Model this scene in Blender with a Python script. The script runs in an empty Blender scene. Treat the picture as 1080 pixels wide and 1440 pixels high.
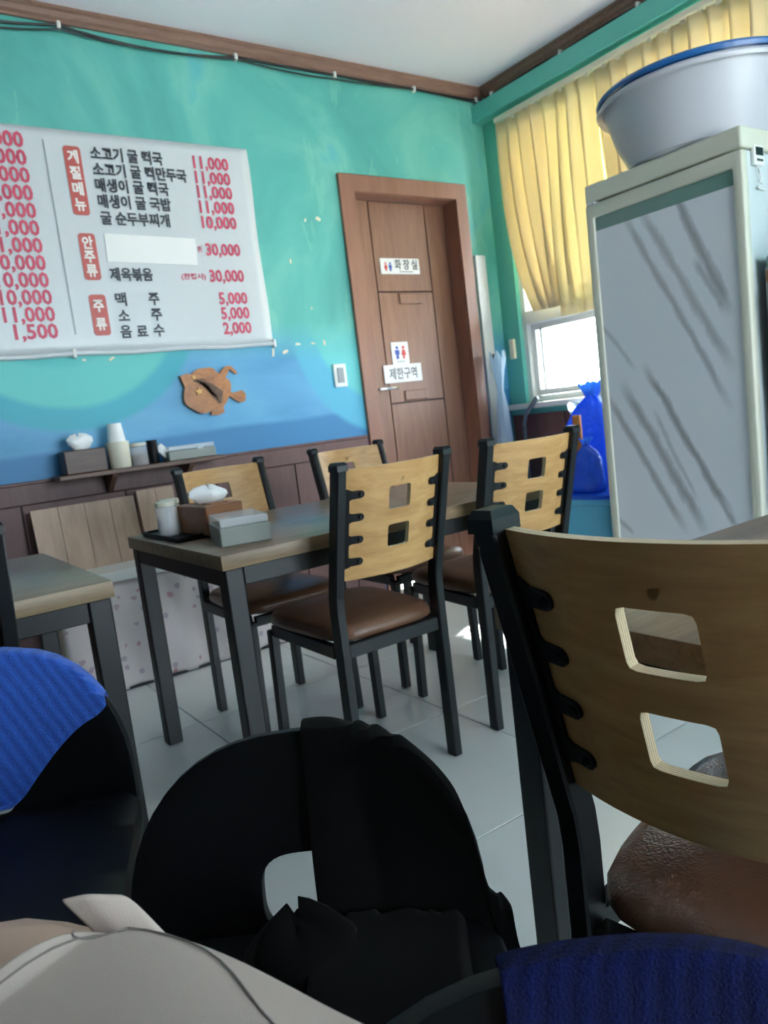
import bpy, bmesh, math, random
from mathutils import Vector, Matrix
random.seed(7)
PI = math.pi
scene = bpy.context.scene
COL = scene.collection

# ------------------------------------------------------------------ camera
cam_d = bpy.data.cameras.new('camera')
cam = bpy.data.objects.new('camera', cam_d); COL.objects.link(cam)
cam_d.lens = 1060.0 / 1440.0 * 36.0
cam_d.sensor_width = 36.0
cam_d.clip_start = 0.02
Rm = Matrix(((0.81118422, 0.17097249, -0.55923928),
             (-0.57220946, 0.03476057, -0.81937051),
             (-0.12065034, 0.98466244, 0.1260293)))
cam.matrix_world = Matrix.Translation((0, 0, 1.0)) @ Rm.to_4x4()
cam_d.dof.use_dof = True
cam_d.dof.focus_distance = 0.85
cam_d.dof.aperture_fstop = 11.0
scene.camera = cam

# ------------------------------------------------------------------ daylight, exposure
world = bpy.data.worlds.new('overcast_sky'); scene.world = world
world.use_nodes = True
bg = world.node_tree.nodes['Background']
bg.inputs[0].default_value = (0.75, 0.90, 1.0, 1)
bg.inputs[1].default_value = 5.0
sun_d = bpy.data.lights.new('sun', 'SUN'); sun_d.energy = 24.0; sun_d.angle = math.radians(1.0)
sun_d.color = (1.0, 0.97, 0.92)
sun = bpy.data.objects.new('sun', sun_d); COL.objects.link(sun)
sun.rotation_euler = Vector((-0.72, -0.36, -0.59)).to_track_quat('-Z', 'Y').to_euler()
vs = scene.view_settings
vs.view_transform = 'Standard'; vs.look = 'None'; vs.gamma = 1.0; vs.use_curve_mapping = False
vs.exposure = 1.75
scene.cycles.max_bounces = 10
scene.cycles.diffuse_bounces = 5
scene.cycles.sample_clamp_indirect = 8.0
scene.cycles.caustics_reflective = False
scene.cycles.caustics_refractive = False

XW, YW, ZC = 3.459, 3.5, 2.87          # right wall, back wall, ceiling
XL, YF = -2.3, -2.6                    # left wall, front wall
def portal(loc, rot, sx, sy):
    d = bpy.data.lights.new('window_daylight', 'AREA'); d.shape = 'RECTANGLE'; d.size = sx; d.size_y = sy
    d.cycles.is_portal = True
    o = bpy.data.objects.new('window_daylight', d); COL.objects.link(o); o.location = loc; o.rotation_euler = rot
portal((XW + .19, 2.54, 1.78), (0, PI/2, 0), 1.62, 1.56)      # window_1, right wall
portal((2.1, YF - .19, 1.35), (PI/2, 0, 0), 2.4, 2.3)        # window_2, front wall

# ------------------------------------------------------------------ materials
def lin(c): c /= 255.0; return c/12.92 if c <= .04045 else ((c+.055)/1.055)**2.4
def S(r, g, b): return (lin(r), lin(g), lin(b), 1)
MATS = {}
def mat(name, col=(.5, .5, .5, 1), rough=.5, metal=0.0, **kw):
    m = bpy.data.materials.new(name); m.use_nodes = True
    b = m.node_tree.nodes['Principled BSDF']
    b.inputs['Base Color'].default_value = col; b.inputs['Roughness'].default_value = rough; b.inputs['Metallic'].default_value = metal
    for k, v in kw.items(): b.inputs[k.replace('_', ' ')].default_value = v
    MATS[name] = m
    return m
class NT:
    def __init__(s, m): s.t = m.node_tree; s.b = s.t.nodes.get('Principled BSDF')
    def n(s, typ, **kw):
        nd = s.t.nodes.new('ShaderNode' + typ)
        for k, v in kw.items(): setattr(nd, k, v)
        return nd
    def l(s, a, b): s.t.links.new(a, b)
    def ramp(s, fac, stops, interp='LINEAR'):
        r = s.n('ValToRGB'); e = r.color_ramp.elements; r.color_ramp.interpolation = interp
        while len(e) < len(stops): e.new(0.5)
        for i, (p, c) in enumerate(stops): e[i].position = p; e[i].color = c
        s.l(fac, r.inputs[0]); return r.outputs[0]
    def math(s, op, a, b=None, c=None):
        m = s.n('Math', operation=op)
        for i, x in enumerate((a, b, c)):
            if x is None: continue
            if isinstance(x, (int, float)): m.inputs[i].default_value = x
            else: s.l(x, m.inputs[i])
        return m.outputs[0]
    def mix(s, f, a, b, blend='MIX'):
        m = s.n('Mix', data_type='RGBA', blend_type=blend)
        for i, x in ((0, f), (6, a), (7, b)):
            if isinstance(x, (int, float)): m.inputs[i].default_value = x
            elif isinstance(x, tuple): m.inputs[i].default_value = x
            else: s.l(x, m.inputs[i])
        return m.outputs[2]
    def coords(s, scale=(1, 1, 1), rot=(0, 0, 0), out='Object', loc=(0, 0, 0)):
        tc = s.n('TexCoord'); mp = s.n('Mapping'); mp.inputs['Scale'].default_value = scale; mp.inputs['Rotation'].default_value = rot; mp.inputs['Location'].default_value = loc
        s.l(tc.outputs[out], mp.inputs[0]); return mp.outputs[0]
    def noise(s, vec, scale=5, detail=3, rough=.5, dist=0):
        n = s.n('TexNoise'); n.inputs['Scale'].default_value = scale; n.inputs['Detail'].default_value = detail; n.inputs['Roughness'].default_value = rough; n.inputs['Distortion'].default_value = dist
        s.l(vec, n.inputs['Vector']); return n.outputs[0]
    def bump(s, h, strength=.2, dist=.002):
        b = s.n('Bump'); b.inputs['Strength'].default_value = strength; b.inputs['Distance'].default_value = dist
        s.l(h, b.inputs['Height']); s.l(b.outputs[0], s.b.inputs['Normal'])
    def color(s, c): s.l(c, s.b.inputs['Base Color'])

def wood(name, c1, c2, scale, rough=.45, bump=.08, rnd=True, knots=False):
    m = mat(name, c1, rough); t = NT(m)
    v = t.coords(scale)
    if rnd:
        oi = t.n('ObjectInfo'); add = t.n('VectorMath', operation='ADD'); cx = t.n('CombineXYZ')
        t.l(t.math('MULTIPLY', oi.outputs['Random'], 17.0), cx.inputs[2]); t.l(t.math('MULTIPLY', oi.outputs['Random'], 9.0), cx.inputs[0])
        t.l(v, add.inputs[0]); t.l(cx.outputs[0], add.inputs[1]); v = add.outputs[0]
    a = t.noise(v, 2.2, 5, .62, .7)
    b = t.noise(v, 9.0, 3, .6, .2)
    f = t.math('ADD', t.math('MULTIPLY', a, .75), t.math('MULTIPLY', b, .25))
    t.color(t.ramp(f, [(.32, c2), (.62, c1)]))
    t.bump(f, bump, .0015)
    return m

M_ply = wood('birch_plywood', S(202, 158, 102), S(172, 126, 74), (1.5, 14, 14), .42)
M_plyedge = mat('plywood_edge', S(215, 196, 160), .6)
t = NT(M_plyedge)
uv = t.n('UVMap'); sp = t.n('SeparateXYZ'); t.l(uv.outputs[0], sp.inputs[0])
wv = t.math('PINGPONG', t.math('MULTIPLY', sp.outputs[1], 9.0), 1.0)
nz = t.noise(t.coords((90, 90, 90)), 3, 3)
t.color(t.mix(t.math('MULTIPLY', t.math('GREATER_THAN', wv, .55), .8), S(224, 206, 172), t.ramp(nz, [(.3, S(150, 118, 82)), (.7, S(190, 160, 120))])))
M_black = mat('black_powder_coat', S(16, 18, 21), .42, Specular_IOR_Level=.4)
t = NT(M_black); t.bump(t.noise(t.coords((1, 1, 1)), 600, 2), .08, .0006)
M_bolt = mat('black_bolt', S(24, 25, 27), .3, .6)
M_vinyl = mat('brown_vinyl', S(104, 74, 50), .29)
t = NT(M_vinyl)
vc = t.n('TexVoronoi'); vc.inputs['Scale'].default_value = 260; t.l(t.coords((1, 1, 1)), vc.inputs['Vector'])
t.bump(t.math('ADD', vc.outputs[0], t.math('MULTIPLY', t.noise(t.coords((1, 1, 1), (0, 0, .6)), 30, 3, .6, 1.5), 1.2)), .35, .0015)
t.color(t.ramp(t.noise(t.coords((1, 1, 1)), 8, 3), [(.3, S(100, 68, 50)), (.7, S(124, 86, 64))]))
M_tabletop = wood('table_laminate', S(140, 118, 95), S(100, 82, 66), (1.1, 12, 12), .3, .04)
M_tabledge = wood('table_edge_band', S(142, 118, 88), S(104, 84, 62), (1.5, 16, 16), .45, .05)
t = NT(M_tabledge); kv = t.n('TexVoronoi'); kv.inputs['Scale'].default_value = 3.2; t.l(t.coords((1, 1.6, 1.0)), kv.inputs['Vector'])
src = t.b.inputs['Base Color'].links[0].from_socket
t.color(t.mix(t.math('MULTIPLY', t.math('LESS_THAN', t.math('ADD', kv.outputs['Distance'], t.math('MULTIPLY', t.noise(t.coords(), 60, 3), .05)), .075), .7), src, S(64, 48, 36)))
M_plastic_black = mat('black_plastic', S(4, 5, 8), .5, Specular_IOR_Level=.22)
t = NT(M_plastic_black); t.bump(t.noise(t.coords(), 500, 2), .1, .0006)
M_leg_black = mat('black_chair_leg', S(6, 6, 8), .45, Specular_IOR_Level=.25)
M_white_plastic = mat('white_plastic', S(226, 226, 222), .4)
M_white_paint = mat('white_paint', S(224, 228, 226), .35)
M_ceiling = mat('ceiling_paper', S(242, 238, 250), .85)
M_crown = wood('brown_molding', S(136, 104, 90), S(114, 84, 72), (3, 30, 30), .5)
M_cable = mat('black_cable', S(22, 24, 26), .5)
M_teal = mat('teal_paint', S(98, 188, 176), .55)

# mural on the back wall (painted colours, by position on the wall)
M_mural = mat('painted_mural', S(90, 190, 175), .5)
t = NT(M_mural)
tc = t.n('TexCoord'); sx = t.n('SeparateXYZ'); t.l(tc.outputs['Object'], sx.inputs[0])
px, pz = sx.outputs[0], sx.outputs[2]
wob = t.noise(t.coords((1, 1, 1)), 2.2, 3)
patch = t.noise(t.coords((1.0, 1, .8), loc=(3, 0, 1)), 1.6, 4, .55, 1.2)
teal = t.ramp(patch, [(.30, S(74, 160, 153)), (.47, S(88, 178, 169)), (.60, S(112, 192, 178)), (.72, S(84, 178, 186))])
# diagonal brush streaks that curve down in the upper wall
st = t.noise(t.coords((2.2, 1, .5), (0, .5, 0)), 3.0, 4, .6, .4)
teal = t.mix(t.math('MULTIPLY', t.math('GREATER_THAN', st, .58), .28), teal, S(134, 208, 186))
blue = t.ramp(t.noise(t.coords((.8, 1, 2.5)), 2.4, 4, .5, .6), [(.3, S(76, 148, 192)), (.55, S(94, 164, 206)), (.75, S(108, 178, 212))])
deep = S(58, 128, 178)
def circ(cx, cz, r, soft=.015):
    dx = t.math('SUBTRACT', px, cx); dz = t.math('SUBTRACT', pz, cz)
    d = t.math('SQRT', t.math('ADD', t.math('MULTIPLY', dx, dx), t.math('MULTIPLY', dz, dz)))
    d = t.math('ADD', d, t.math('MULTIPLY', wob, .03))
    mr = t.n('MapRange'); mr.inputs[1].default_value = r - soft; mr.inputs[2].default_value = r + soft; mr.inputs[3].default_value = 1; mr.inputs[4].default_value = 0
    t.l(d, mr.inputs[0]); return mr.outputs[0]
def below(zc, soft=.01, slope=0.0):
    zz = t.math('ADD', pz, t.math('ADD', t.math('MULTIPLY', wob, .04), t.math('MULTIPLY', px, slope)))
    mr = t.n('MapRange'); mr.inputs[1].default_value = zc - soft; mr.inputs[2].default_value = zc + soft; mr.inputs[3].default_value = 1; mr.inputs[4].default_value = 0
    t.l(zz, mr.inputs[0]); return mr.outputs[0]
sea = t.mix(below(1.02, .012, -.02), blue, deep)
sea = t.mix(circ(.83, 1.74, .66), sea, S(56, 168, 186))
sea = t.mix(circ(.83, 1.74, .56), sea, S(92, 196, 190))
sea = t.mix(circ(.80, 1.76, .40), sea, S(70, 184, 184))
sea = t.mix(circ(2.55, 1.50, .62), sea, S(84, 176, 206))
sea = t.mix(circ(2.55, 1.56, .50), sea, S(100, 198, 200))
c = t.mix(below(1.53, .10, .04), teal, sea)
t.color(c)
t.bump(t.noise(t.coords(), 90, 3), .12, .001)

M_wains = wood('mauve_brown_board', S(112, 80, 76), S(92, 64, 62), (6, 6, 1), .5)
M_door = wood('brown_door_film', S(146, 107, 88), S(124, 88, 72), (14, 14, 1.2), .42, .05, rnd=False)
M_casing = wood('brown_door_casing', S(152, 108, 90), S(136, 95, 78), (8, 8, 1.0), .4, .03)
M_groove = mat('dark_groove', S(58, 40, 34), .6)
M_chrome = mat('chrome', S(220, 222, 225), .15, 1.0)
M_steel = mat('brushed_steel', S(150, 152, 155), .3, 1.0)
M_tile = mat('white_floor_tile', S(206, 210, 208), .09, IOR=1.6)
t = NT(M_tile)
oi = t.n('ObjectInfo')
t.color(t.mix(oi.outputs['Random'], t.ramp(t.noise(t.coords(), 3, 4), [(.3, S(214, 219, 218)), (.7, S(226, 229, 227))]), S(219, 223, 221)))
rr = t.ramp(t.noise(t.coords(), 5, 4), [(.3, (.06, .06, .06, 1)), (.7, (.16, .16, .16, 1))]); t.l(rr, t.b.inputs['Roughness'])
M_grout = mat('grey_grout', S(120, 122, 120), .8)
M_banner = mat('menu_vinyl', S(204, 209, 212), .32)
t = NT(M_banner); t.bump(t.noise(t.coords((1, 1, 1)), 4.5, 3), .5, .012)
M_redbox = mat('red_print', S(188, 84, 76), .45)
M_redink = mat('crimson_ink', S(204, 70, 98), .5)
M_blackink = mat('black_ink', S(48, 54, 64), .5)
M_whiteink = mat('white_ink', S(236, 232, 228), .5)
M_greyline = mat('grey_ink', S(150, 156, 160), .5)
M_paper = mat('white_paper', S(236, 236, 234), .6)
M_blueink = mat('blue_ink', S(50, 80, 170), .5)
M_red = mat('red_ink', S(206, 60, 60), .5)

# flower print plastic
M_flower = mat('flower_print_vinyl', S(196, 190, 192), .3)
t = NT(M_flower)
vo = t.n('TexVoronoi'); vo.inputs['Scale'].default_value = 19; t.l(t.coords((1, 1, 1)), vo.inputs['Vector'])
pk = t.math('LESS_THAN', t.math('ADD', vo.outputs['Distance'], t.math('MULTIPLY', t.noise(t.coords(), 60, 2), .35)), .42)
sel = t.n('SeparateColor'); t.l(vo.outputs['Color'], sel.inputs[0])
pk = t.math('MULTIPLY', pk, t.math('GREATER_THAN', sel.outputs[0], .28))
c = t.mix(t.math('MULTIPLY', pk, .75), S(226, 216, 216), t.mix(sel.outputs[1], S(196, 122, 138), S(176, 160, 180)))
t.color(c); t.bump(t.noise(t.coords((1.5, 1.5, .9), (0, .5, 0)), 5, 3, .5, 1.0), .35, .012)
M_lightplank = wood('light_grey_oak', S(186, 158, 136), S(162, 136, 116), (9, 9, .8), .5)
M_shelfwood = wood('walnut_shelf', S(112, 82, 66), S(88, 62, 50), (1.5, 14, 14), .45)
M_boxwood = wood('tissue_box_wood', S(150, 96, 56), S(120, 74, 42), (2, 16, 16), .4)
M_darkwood = wood('dark_box_wood', S(96, 70, 56), S(72, 50, 40), (2, 16, 16), .45)
M_tissue = mat('tissue_paper', S(240, 240, 240), .9)
M_greybox = mat('grey_plastic_box', S(132, 138, 130), .4)
def clear(name, a):
    m = mat(name, (.92, .94, .96, 1), .12); t = NT(m); tr = t.n('BsdfTransparent'); mx = t.n('MixShader'); mx.inputs[0].default_value = a
    t.l(tr.outputs[0], mx.inputs[1]); t.l(t.b.outputs[0], mx.inputs[2]); t.l(mx.outputs[0], t.t.nodes['Material Output'].inputs[0]); return m
M_clear = clear('clear_plastic', .42)
M_cream = mat('cream_plastic', S(222, 216, 196), .4)
M_glassjar = clear('jar_glass', .35)
M_spice = mat('brown_seasoning', S(96, 70, 48), .8)
M_greytub = mat('grey_plastic_tub', S(188, 190, 198), .38)
M_bluetub = mat('blue_plastic_basin', S(34, 96, 158), .35)
M_fridge = mat('fridge_enamel', S(206, 206, 190), .3)
M_fridgeside = mat('fridge_side_metal', S(196, 206, 208), .35)
M_seal = mat('rubber_seal', S(60, 62, 64), .6)
M_stripglass = mat('green_tint_glass', S(116, 146, 138), .12)
M_marble = mat('marble_film', S(214, 218, 222), .3)
t = NT(M_marble)
# grey veins running steeply down towards -Y, each its own line on the film
tc = t.n('TexCoord'); sx = t.n('SeparateXYZ'); t.l(tc.outputs['Object'], sx.inputs[0]); vy, vz = sx.outputs[1], sx.outputs[2]
nA = t.math('SUBTRACT', t.noise(t.coords((1, 1, .6)), 6, 4, .6), .5)
nB = t.noise(t.coords((1, 5, 1.2), (math.radians(27), 0, 0), loc=(0, 1, 0)), 5, 5, .65)
tot = None
for (ay, az, by, bz, wd, st) in ((1.80, 1.80, 1.56, 1.20, .022, .95), (1.70, 1.45, 1.58, 1.22, .016, .7), (2.02, 1.73, 1.576, .853, .018, .75), (1.936, 1.72, 1.56, 1.00, .024, .7), (1.96, 1.09, 1.60, .43, .020, 1.0),
                                 (2.07, 1.03, 1.72, .37, .026, .85), (2.162, 1.0, 1.81, .37, .020, .8), (2.2, 1.334, 1.99, 1.06, .012, .5), (2.187, .455, 2.06, .36, .014, .6), (2.19, .36, 2.05, .2, .014, .6), (1.70, .60, 1.59, .40, .014, .8), (1.93, .9, 1.75, .5, .012, .5)):
    L_ = math.hypot(by-ay, bz-az); ny, nz_ = (bz-az)/L_, -(by-ay)/L_; dy, dz_ = (by-ay)/L_, (bz-az)/L_
    dist = t.math('ADD', t.math('ADD', t.math('MULTIPLY', vy, ny), t.math('MULTIPLY', vz, nz_)), -(ay*ny+az*nz_))
    dist = t.math('ABSOLUTE', t.math('ADD', dist, t.math('MULTIPLY', nA, .035)))
    al = t.math('DIVIDE', t.math('ADD', t.math('ADD', t.math('MULTIPLY', vy, dy), t.math('MULTIPLY', vz, dz_)), -(ay*dy+az*dz_)), L_)
    ends = t.math('MULTIPLY', t.math('MULTIPLY', al, 6.0, ), 1.0); 
    e1 = t.n('Clamp'); t.l(ends, e1.inputs[0]); e2 = t.n('Clamp'); t.l(t.math('MULTIPLY', t.math('SUBTRACT', 1.0, al), 6.0), e2.inputs[0])
    prof_ = t.n('Clamp'); t.l(t.math('SUBTRACT', 1.0, t.math('DIVIDE', dist, t.math('MULTIPLY', t.math('ADD', nB, .15), wd*1.6))), prof_.inputs[0])
    f_ = t.math('MULTIPLY', t.math('MULTIPLY', t.math('POWER', prof_.outputs[0], .6), st), t.math('MULTIPLY', e1.outputs[0], e2.outputs[0]))
    tot = f_ if tot is None else t.math('MAXIMUM', tot, f_)
t.color(t.mix(t.math('MULTIPLY', tot, .8), S(220, 224, 230), S(120, 122, 126)))
def fabric_translucent(name, col, tcol, w=.5):
    m = mat(name, col, .8); t = NT(m)
    tr = t.n('BsdfTranslucent'); tr.inputs[0].default_value = tcol
    mx = t.n('MixShader'); mx.inputs[0].default_value = w
    out = t.t.nodes['Material Output']
    t.l(t.b.outputs[0], mx.inputs[1]); t.l(tr.outputs[0], mx.inputs[2]); t.l(mx.outputs[0], out.inputs[0])
    t.bump(t.noise(t.coords((1, 60, 1)), 30, 2), .15, .001)
    return m
M_blind = fabric_translucent('yellow_blind_fabric', S(230, 214, 176), S(244, 230, 190), .30)
M_blindlit = fabric_translucent('lit_blind_fabric', S(236, 224, 180), S(242, 230, 190), .34)  # same blind fabric, window light on some slats put into a paler colour
def glass(name):
    m = bpy.data.materials.new(name); m.use_nodes = True; t = NT(m); t.t.nodes.remove(t.b)
    out = t.t.nodes['Material Output']; tr = t.n('BsdfTransparent'); gl = t.n('BsdfGlossy'); gl.inputs['Roughness'].default_value = .02
    fr = t.n('Fresnel'); fr.inputs[0].default_value = 1.35; mx = t.n('MixShader')
    t.l(fr.outputs[0], mx.inputs[0]); t.l(tr.outputs[0], mx.inputs[1]); t.l(gl.outputs[0], mx.inputs[2]); t.l(mx.outputs[0], out.inputs[0])
    return m
M_glass = glass('window_glass')
def terry(name, c1, c2, stripe, rot):
    m = mat(name, c1, .95); t = NT(m); m.node_tree.nodes['Principled BSDF'].inputs['Sheen Weight'].default_value = .15
    v = t.coords((1, 1, 1), rot)
    sp = t.n('SeparateXYZ'); t.l(v, sp.inputs[0])
    s = t.math('PINGPONG', t.math('MULTIPLY', t.math('ADD', sp.outputs[0], t.math('MULTIPLY', t.noise(v, 25, 2), .004)), stripe), 1.0)
    f = t.noise(t.coords(), 420, 3, .7)
    h = t.math('ADD', t.math('MULTIPLY', s, .35), f)
    t.color(t.ramp(t.math('ADD', t.math('MULTIPLY', f, .6), t.math('MULTIPLY', s, .25)), [(.2, c2), (.6, c1)]))
    t.bump(h, .8, .003)
    return m
M_towel = terry('blue_terry', S(50, 104, 210), S(28, 70, 160), 130, (0, .55, .3))
M_navy = terry('navy_terry', S(9, 22, 76), S(4, 11, 44), 150, (0, 0, .7))
NT(M_navy).b.inputs['Sheen Weight'].default_value = .03; NT(M_navy).b.inputs['Specular IOR Level'].default_value = .15
M_blackcloth = mat('black_cloth', S(8, 7, 7), .95, Specular_IOR_Level=.12); NT(M_blackcloth).b.inputs['Sheen Weight'].default_value = .04
t = NT(M_blackcloth); t.bump(t.noise(t.coords(), 700, 2), .3, .0006)
M_beige = mat('beige_cotton', S(180, 166, 156), .85)
t = NT(M_beige); t.bump(t.math('ADD', t.noise(t.coords(), 900, 2), t.math('MULTIPLY', t.noise(t.coords((1, 1, 1)), 9, 3), 3)), .25, .0012)
M_stitch = mat('grey_stitching', S(120, 112, 106), .8)
M_skin = mat('skin', S(206, 170, 148), .5); NT(M_skin).b.inputs['Subsurface Weight'].default_value = .1
M_bagblue = fabric_translucent('blue_plastic_bag', S(40, 104, 226), S(60, 140, 250), .3); NT(M_bagblue).b.inputs['Roughness'].default_value = .25
t = NT(M_bagblue); t.bump(t.noise(t.coords(), 14, 4, .6, 1), .9, .02)
M_bagclear = fabric_translucent('clear_plastic_wrap', S(206, 226, 240), S(200, 226, 245), .5)
M_bin = mat('light_blue_tub', S(96, 186, 222), .35)
mat('yellow_wood', S(214, 162, 84), .45)
M_orange = mat('orange_wood', S(196, 128, 66), .5)
M_cardboard = mat('cardboard', S(150, 110, 76), .8)
M_greystick = mat('grey_metal_stick', S(96, 112, 124), .4)
M_label_blue = mat('blue_label_paper', S(120, 180, 214), .5)
M_yellow_sign = mat('yellow_sign', S(250, 214, 50), .5)
M_concrete = mat('pale_concrete', S(200, 198, 192), .85)
M_whitewall = wood('dark_wall_panelling', S(70, 84, 84), S(54, 66, 66), (6, 6, 1), .6)
M_lcd = mat('dark_display', S(30, 34, 36), .2)
M_tape = mat('cream_tape', S(232, 222, 196), .6)

# ------------------------------------------------------------------ mesh helpers
def link(name, me, m, parent=None, smooth=False, extra=None):
    if isinstance(m, (list, tuple)):
        for x in m: me.materials.append(x)
    else: me.materials.append(m)
    o = bpy.data.objects.new(name, me); COL.objects.link(o)
    if parent is not None: o.parent = parent
    if smooth:
        for p in me.polygons: p.use_smooth = True
        try: me.set_sharp_from_angle(angle=math.radians(smooth if smooth is not True else 40))
        except Exception: pass
    return o
def fin(bm, name, m, parent=None, smooth=False, fix=True):
    if fix: bmesh.ops.recalc_face_normals(bm, faces=bm.faces)
    me = bpy.data.meshes.new(name); bm.to_mesh(me); bm.free()
    return link(name, me, m, parent, smooth)
def bx(bm, x0, x1, y0, y1, z0, z1, M=None):
    v = [bm.verts.new((x, y, z)) for x in (x0, x1) for y in (y0, y1) for z in (z0, z1)]
    if M is not None:
        for q in v: q.co = M @ q.co
    for f in ((0, 1, 3, 2), (4, 6, 7, 5), (0, 4, 5, 1), (2, 3, 7, 6), (0, 2, 6, 4), (1, 5, 7, 3)): bm.faces.new([v[i] for i in f])
    return v
def bev(bm, w, seg=2):
    bmesh.ops.bevel(bm, geom=list(bm.edges), offset=w, segments=seg, affect='EDGES', profile=.5)
def boxo(name, x0, x1, y0, y1, z0, z1, m, parent=None, b=0.0, seg=2):
    bm = bmesh.new(); bx(bm, x0, x1, y0, y1, z0, z1)
    if b: bev(bm, b, seg)
    return fin(bm, name, m, parent, 40 if b > .012 else False)
def tube(bm, pts, r, seg=10, cap=True):
    pts = [Vector(p) for p in pts]; n = len(pts); rs = r if isinstance(r, (list, tuple)) else [r]*n
    rings = []; up = Vector((0, 0, 1))
    for i, p in enumerate(pts):
        d = (pts[min(i+1, n-1)] - pts[max(i-1, 0)]).normalized()
        a = d.cross(up)
        if a.length < 1e-3: a = d.cross(Vector((1, 0, 0)))
        a.normalize(); b = d.cross(a).normalized()
        rings.append([bm.verts.new(p + rs[i]*(math.cos(2*PI*k/seg)*a + math.sin(2*PI*k/seg)*b)) for k in range(seg)])
    for i in range(n-1):
        for k in range(seg):
            bm.faces.new((rings[i][k], rings[i][(k+1) % seg], rings[i+1][(k+1) % seg], rings[i+1][k]))
    if cap: bm.faces.new(rings[0]); bm.faces.new(rings[-1])
def lathe(bm, prof, seg=32, c=(0, 0, 0)):
    rings = []
    for r, z in prof:
        if r < 1e-5: rings.append([bm.verts.new((c[0], c[1], c[2]+z))])
        else: rings.append([bm.verts.new((c[0]+r*math.cos(2*PI*k/seg), c[1]+r*math.sin(2*PI*k/seg), c[2]+z)) for k in range(seg)])
    for a, b in zip(rings, rings[1:]):
        for k in range(seg):
            A = a[k % len(a)]; B = a[(k+1) % len(a)]; C = b[(k+1) % len(b)]; D = b[k % len(b)]
            f = []
            for q in (A, B, C, D):
                if q not in f: f.append(q)
            if len(f) > 2: bm.faces.new(f)
def prism(bm, pts, mapf, d0, d1):
    a = [bm.verts.new(mapf(p[0], p[1], d0)) for p in pts]; b = [bm.verts.new(mapf(p[0], p[1], d1)) for p in pts]
    bm.faces.new(a); bm.faces.new(b[::-1])
    n = len(pts)
    for i in range(n): bm.faces.new((a[i], b[i], b[(i+1) % n], a[(i+1) % n]))
def sheet(name, fn, nu, nv, m, parent=None, thick=0.0, sub=0):
    vs_, fs = [], []
    for j in range(nv+1):
        for i in range(nu+1): vs_.append(fn(i/nu, j/nv))
    for j in range(nv):
        for i in range(nu):
            a = j*(nu+1)+i; fs.append((a, a+1, a+nu+2, a+nu+1))
    me = bpy.data.meshes.new(name); me.from_pydata(vs_, [], fs); me.update()
    o = link(name, me, m, parent, True)
    if thick:
        s = o.modifiers.new('thickness', 'SOLIDIFY'); s.thickness = thick; s.offset = 0
    if sub:
        s = o.modifiers.new('smooth', 'SUBSURF'); s.levels = sub; s.render_levels = sub
    return o
def tag(o, label=None, cat=None, group=None, kind=None):
    if label: o['label'] = label
    if cat: o['category'] = cat
    if group: o['group'] = group
    if kind: o['kind'] = kind
    return o
def thing(name, label, cat, loc=(0, 0, 0), rotz=0, group=None):
    o = bpy.data.objects.new(name, None); COL.objects.link(o)
    o.empty_display_size = .1
    o.location = loc; o.rotation_euler = (0, 0, rotz)
    return tag(o, label, cat, group)
def struct(o): o['kind'] = 'structure'; return o
def dup(root, loc, rotz, label):
    r = root.copy(); COL.objects.link(r); r.location = loc; r.rotation_euler = (0, 0, rotz); r['label'] = label
    for ch in list(root.children):
        c = ch.copy(); COL.objects.link(c); c.parent = r
        for g in ch.children:
            d = g.copy(); COL.objects.link(d); d.parent = c
    return r
def textmesh(body, size, bold=0.0, align='LEFT', spacing=1.0):
    cu = bpy.data.curves.new('lettering', 'FONT'); cu.body = body; cu.size = size; cu.align_x = align; cu.align_y = 'CENTER'
    cu.offset = bold; cu.resolution_u = 2; cu.space_character = spacing; cu.extrude = .0004
    o = bpy.data.objects.new('tmp', cu); COL.objects.link(o)
    me = bpy.data.meshes.new_from_object(o)
    bpy.data.objects.remove(o); bpy.data.curves.remove(cu)
    me.materials.clear()
    return me
def place_text(name, body, size, m, parent, x, y, z, width=None, bold=0.0, align='LEFT', spacing=1.0):
    """lettering on a plane facing -Y; fits WIDTH when given"""
    me = textmesh(body, size, bold, align, spacing)
    xs = [v.co.x for v in me.vertices]; ys = [v.co.y for v in me.vertices]
    if not xs: return None
    x0, x1 = min(xs), max(xs); ym = (min(ys)+max(ys))/2
    k = (width/(x1-x0)) if width else 1.0
    for v in me.vertices:
        a, b, c = v.co
        if align == 'LEFT': a = (a-x0)*k
        elif align == 'RIGHT': a = (a-x1)*k
        else: a = (a-(x0+x1)/2)*k
        v.co = (x+a, y-c, z+b-ym)
    o = link(name, me, m, parent); o['kind'] = 'stuff' if False else 'thing'
    del o['kind']
    return o

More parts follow.
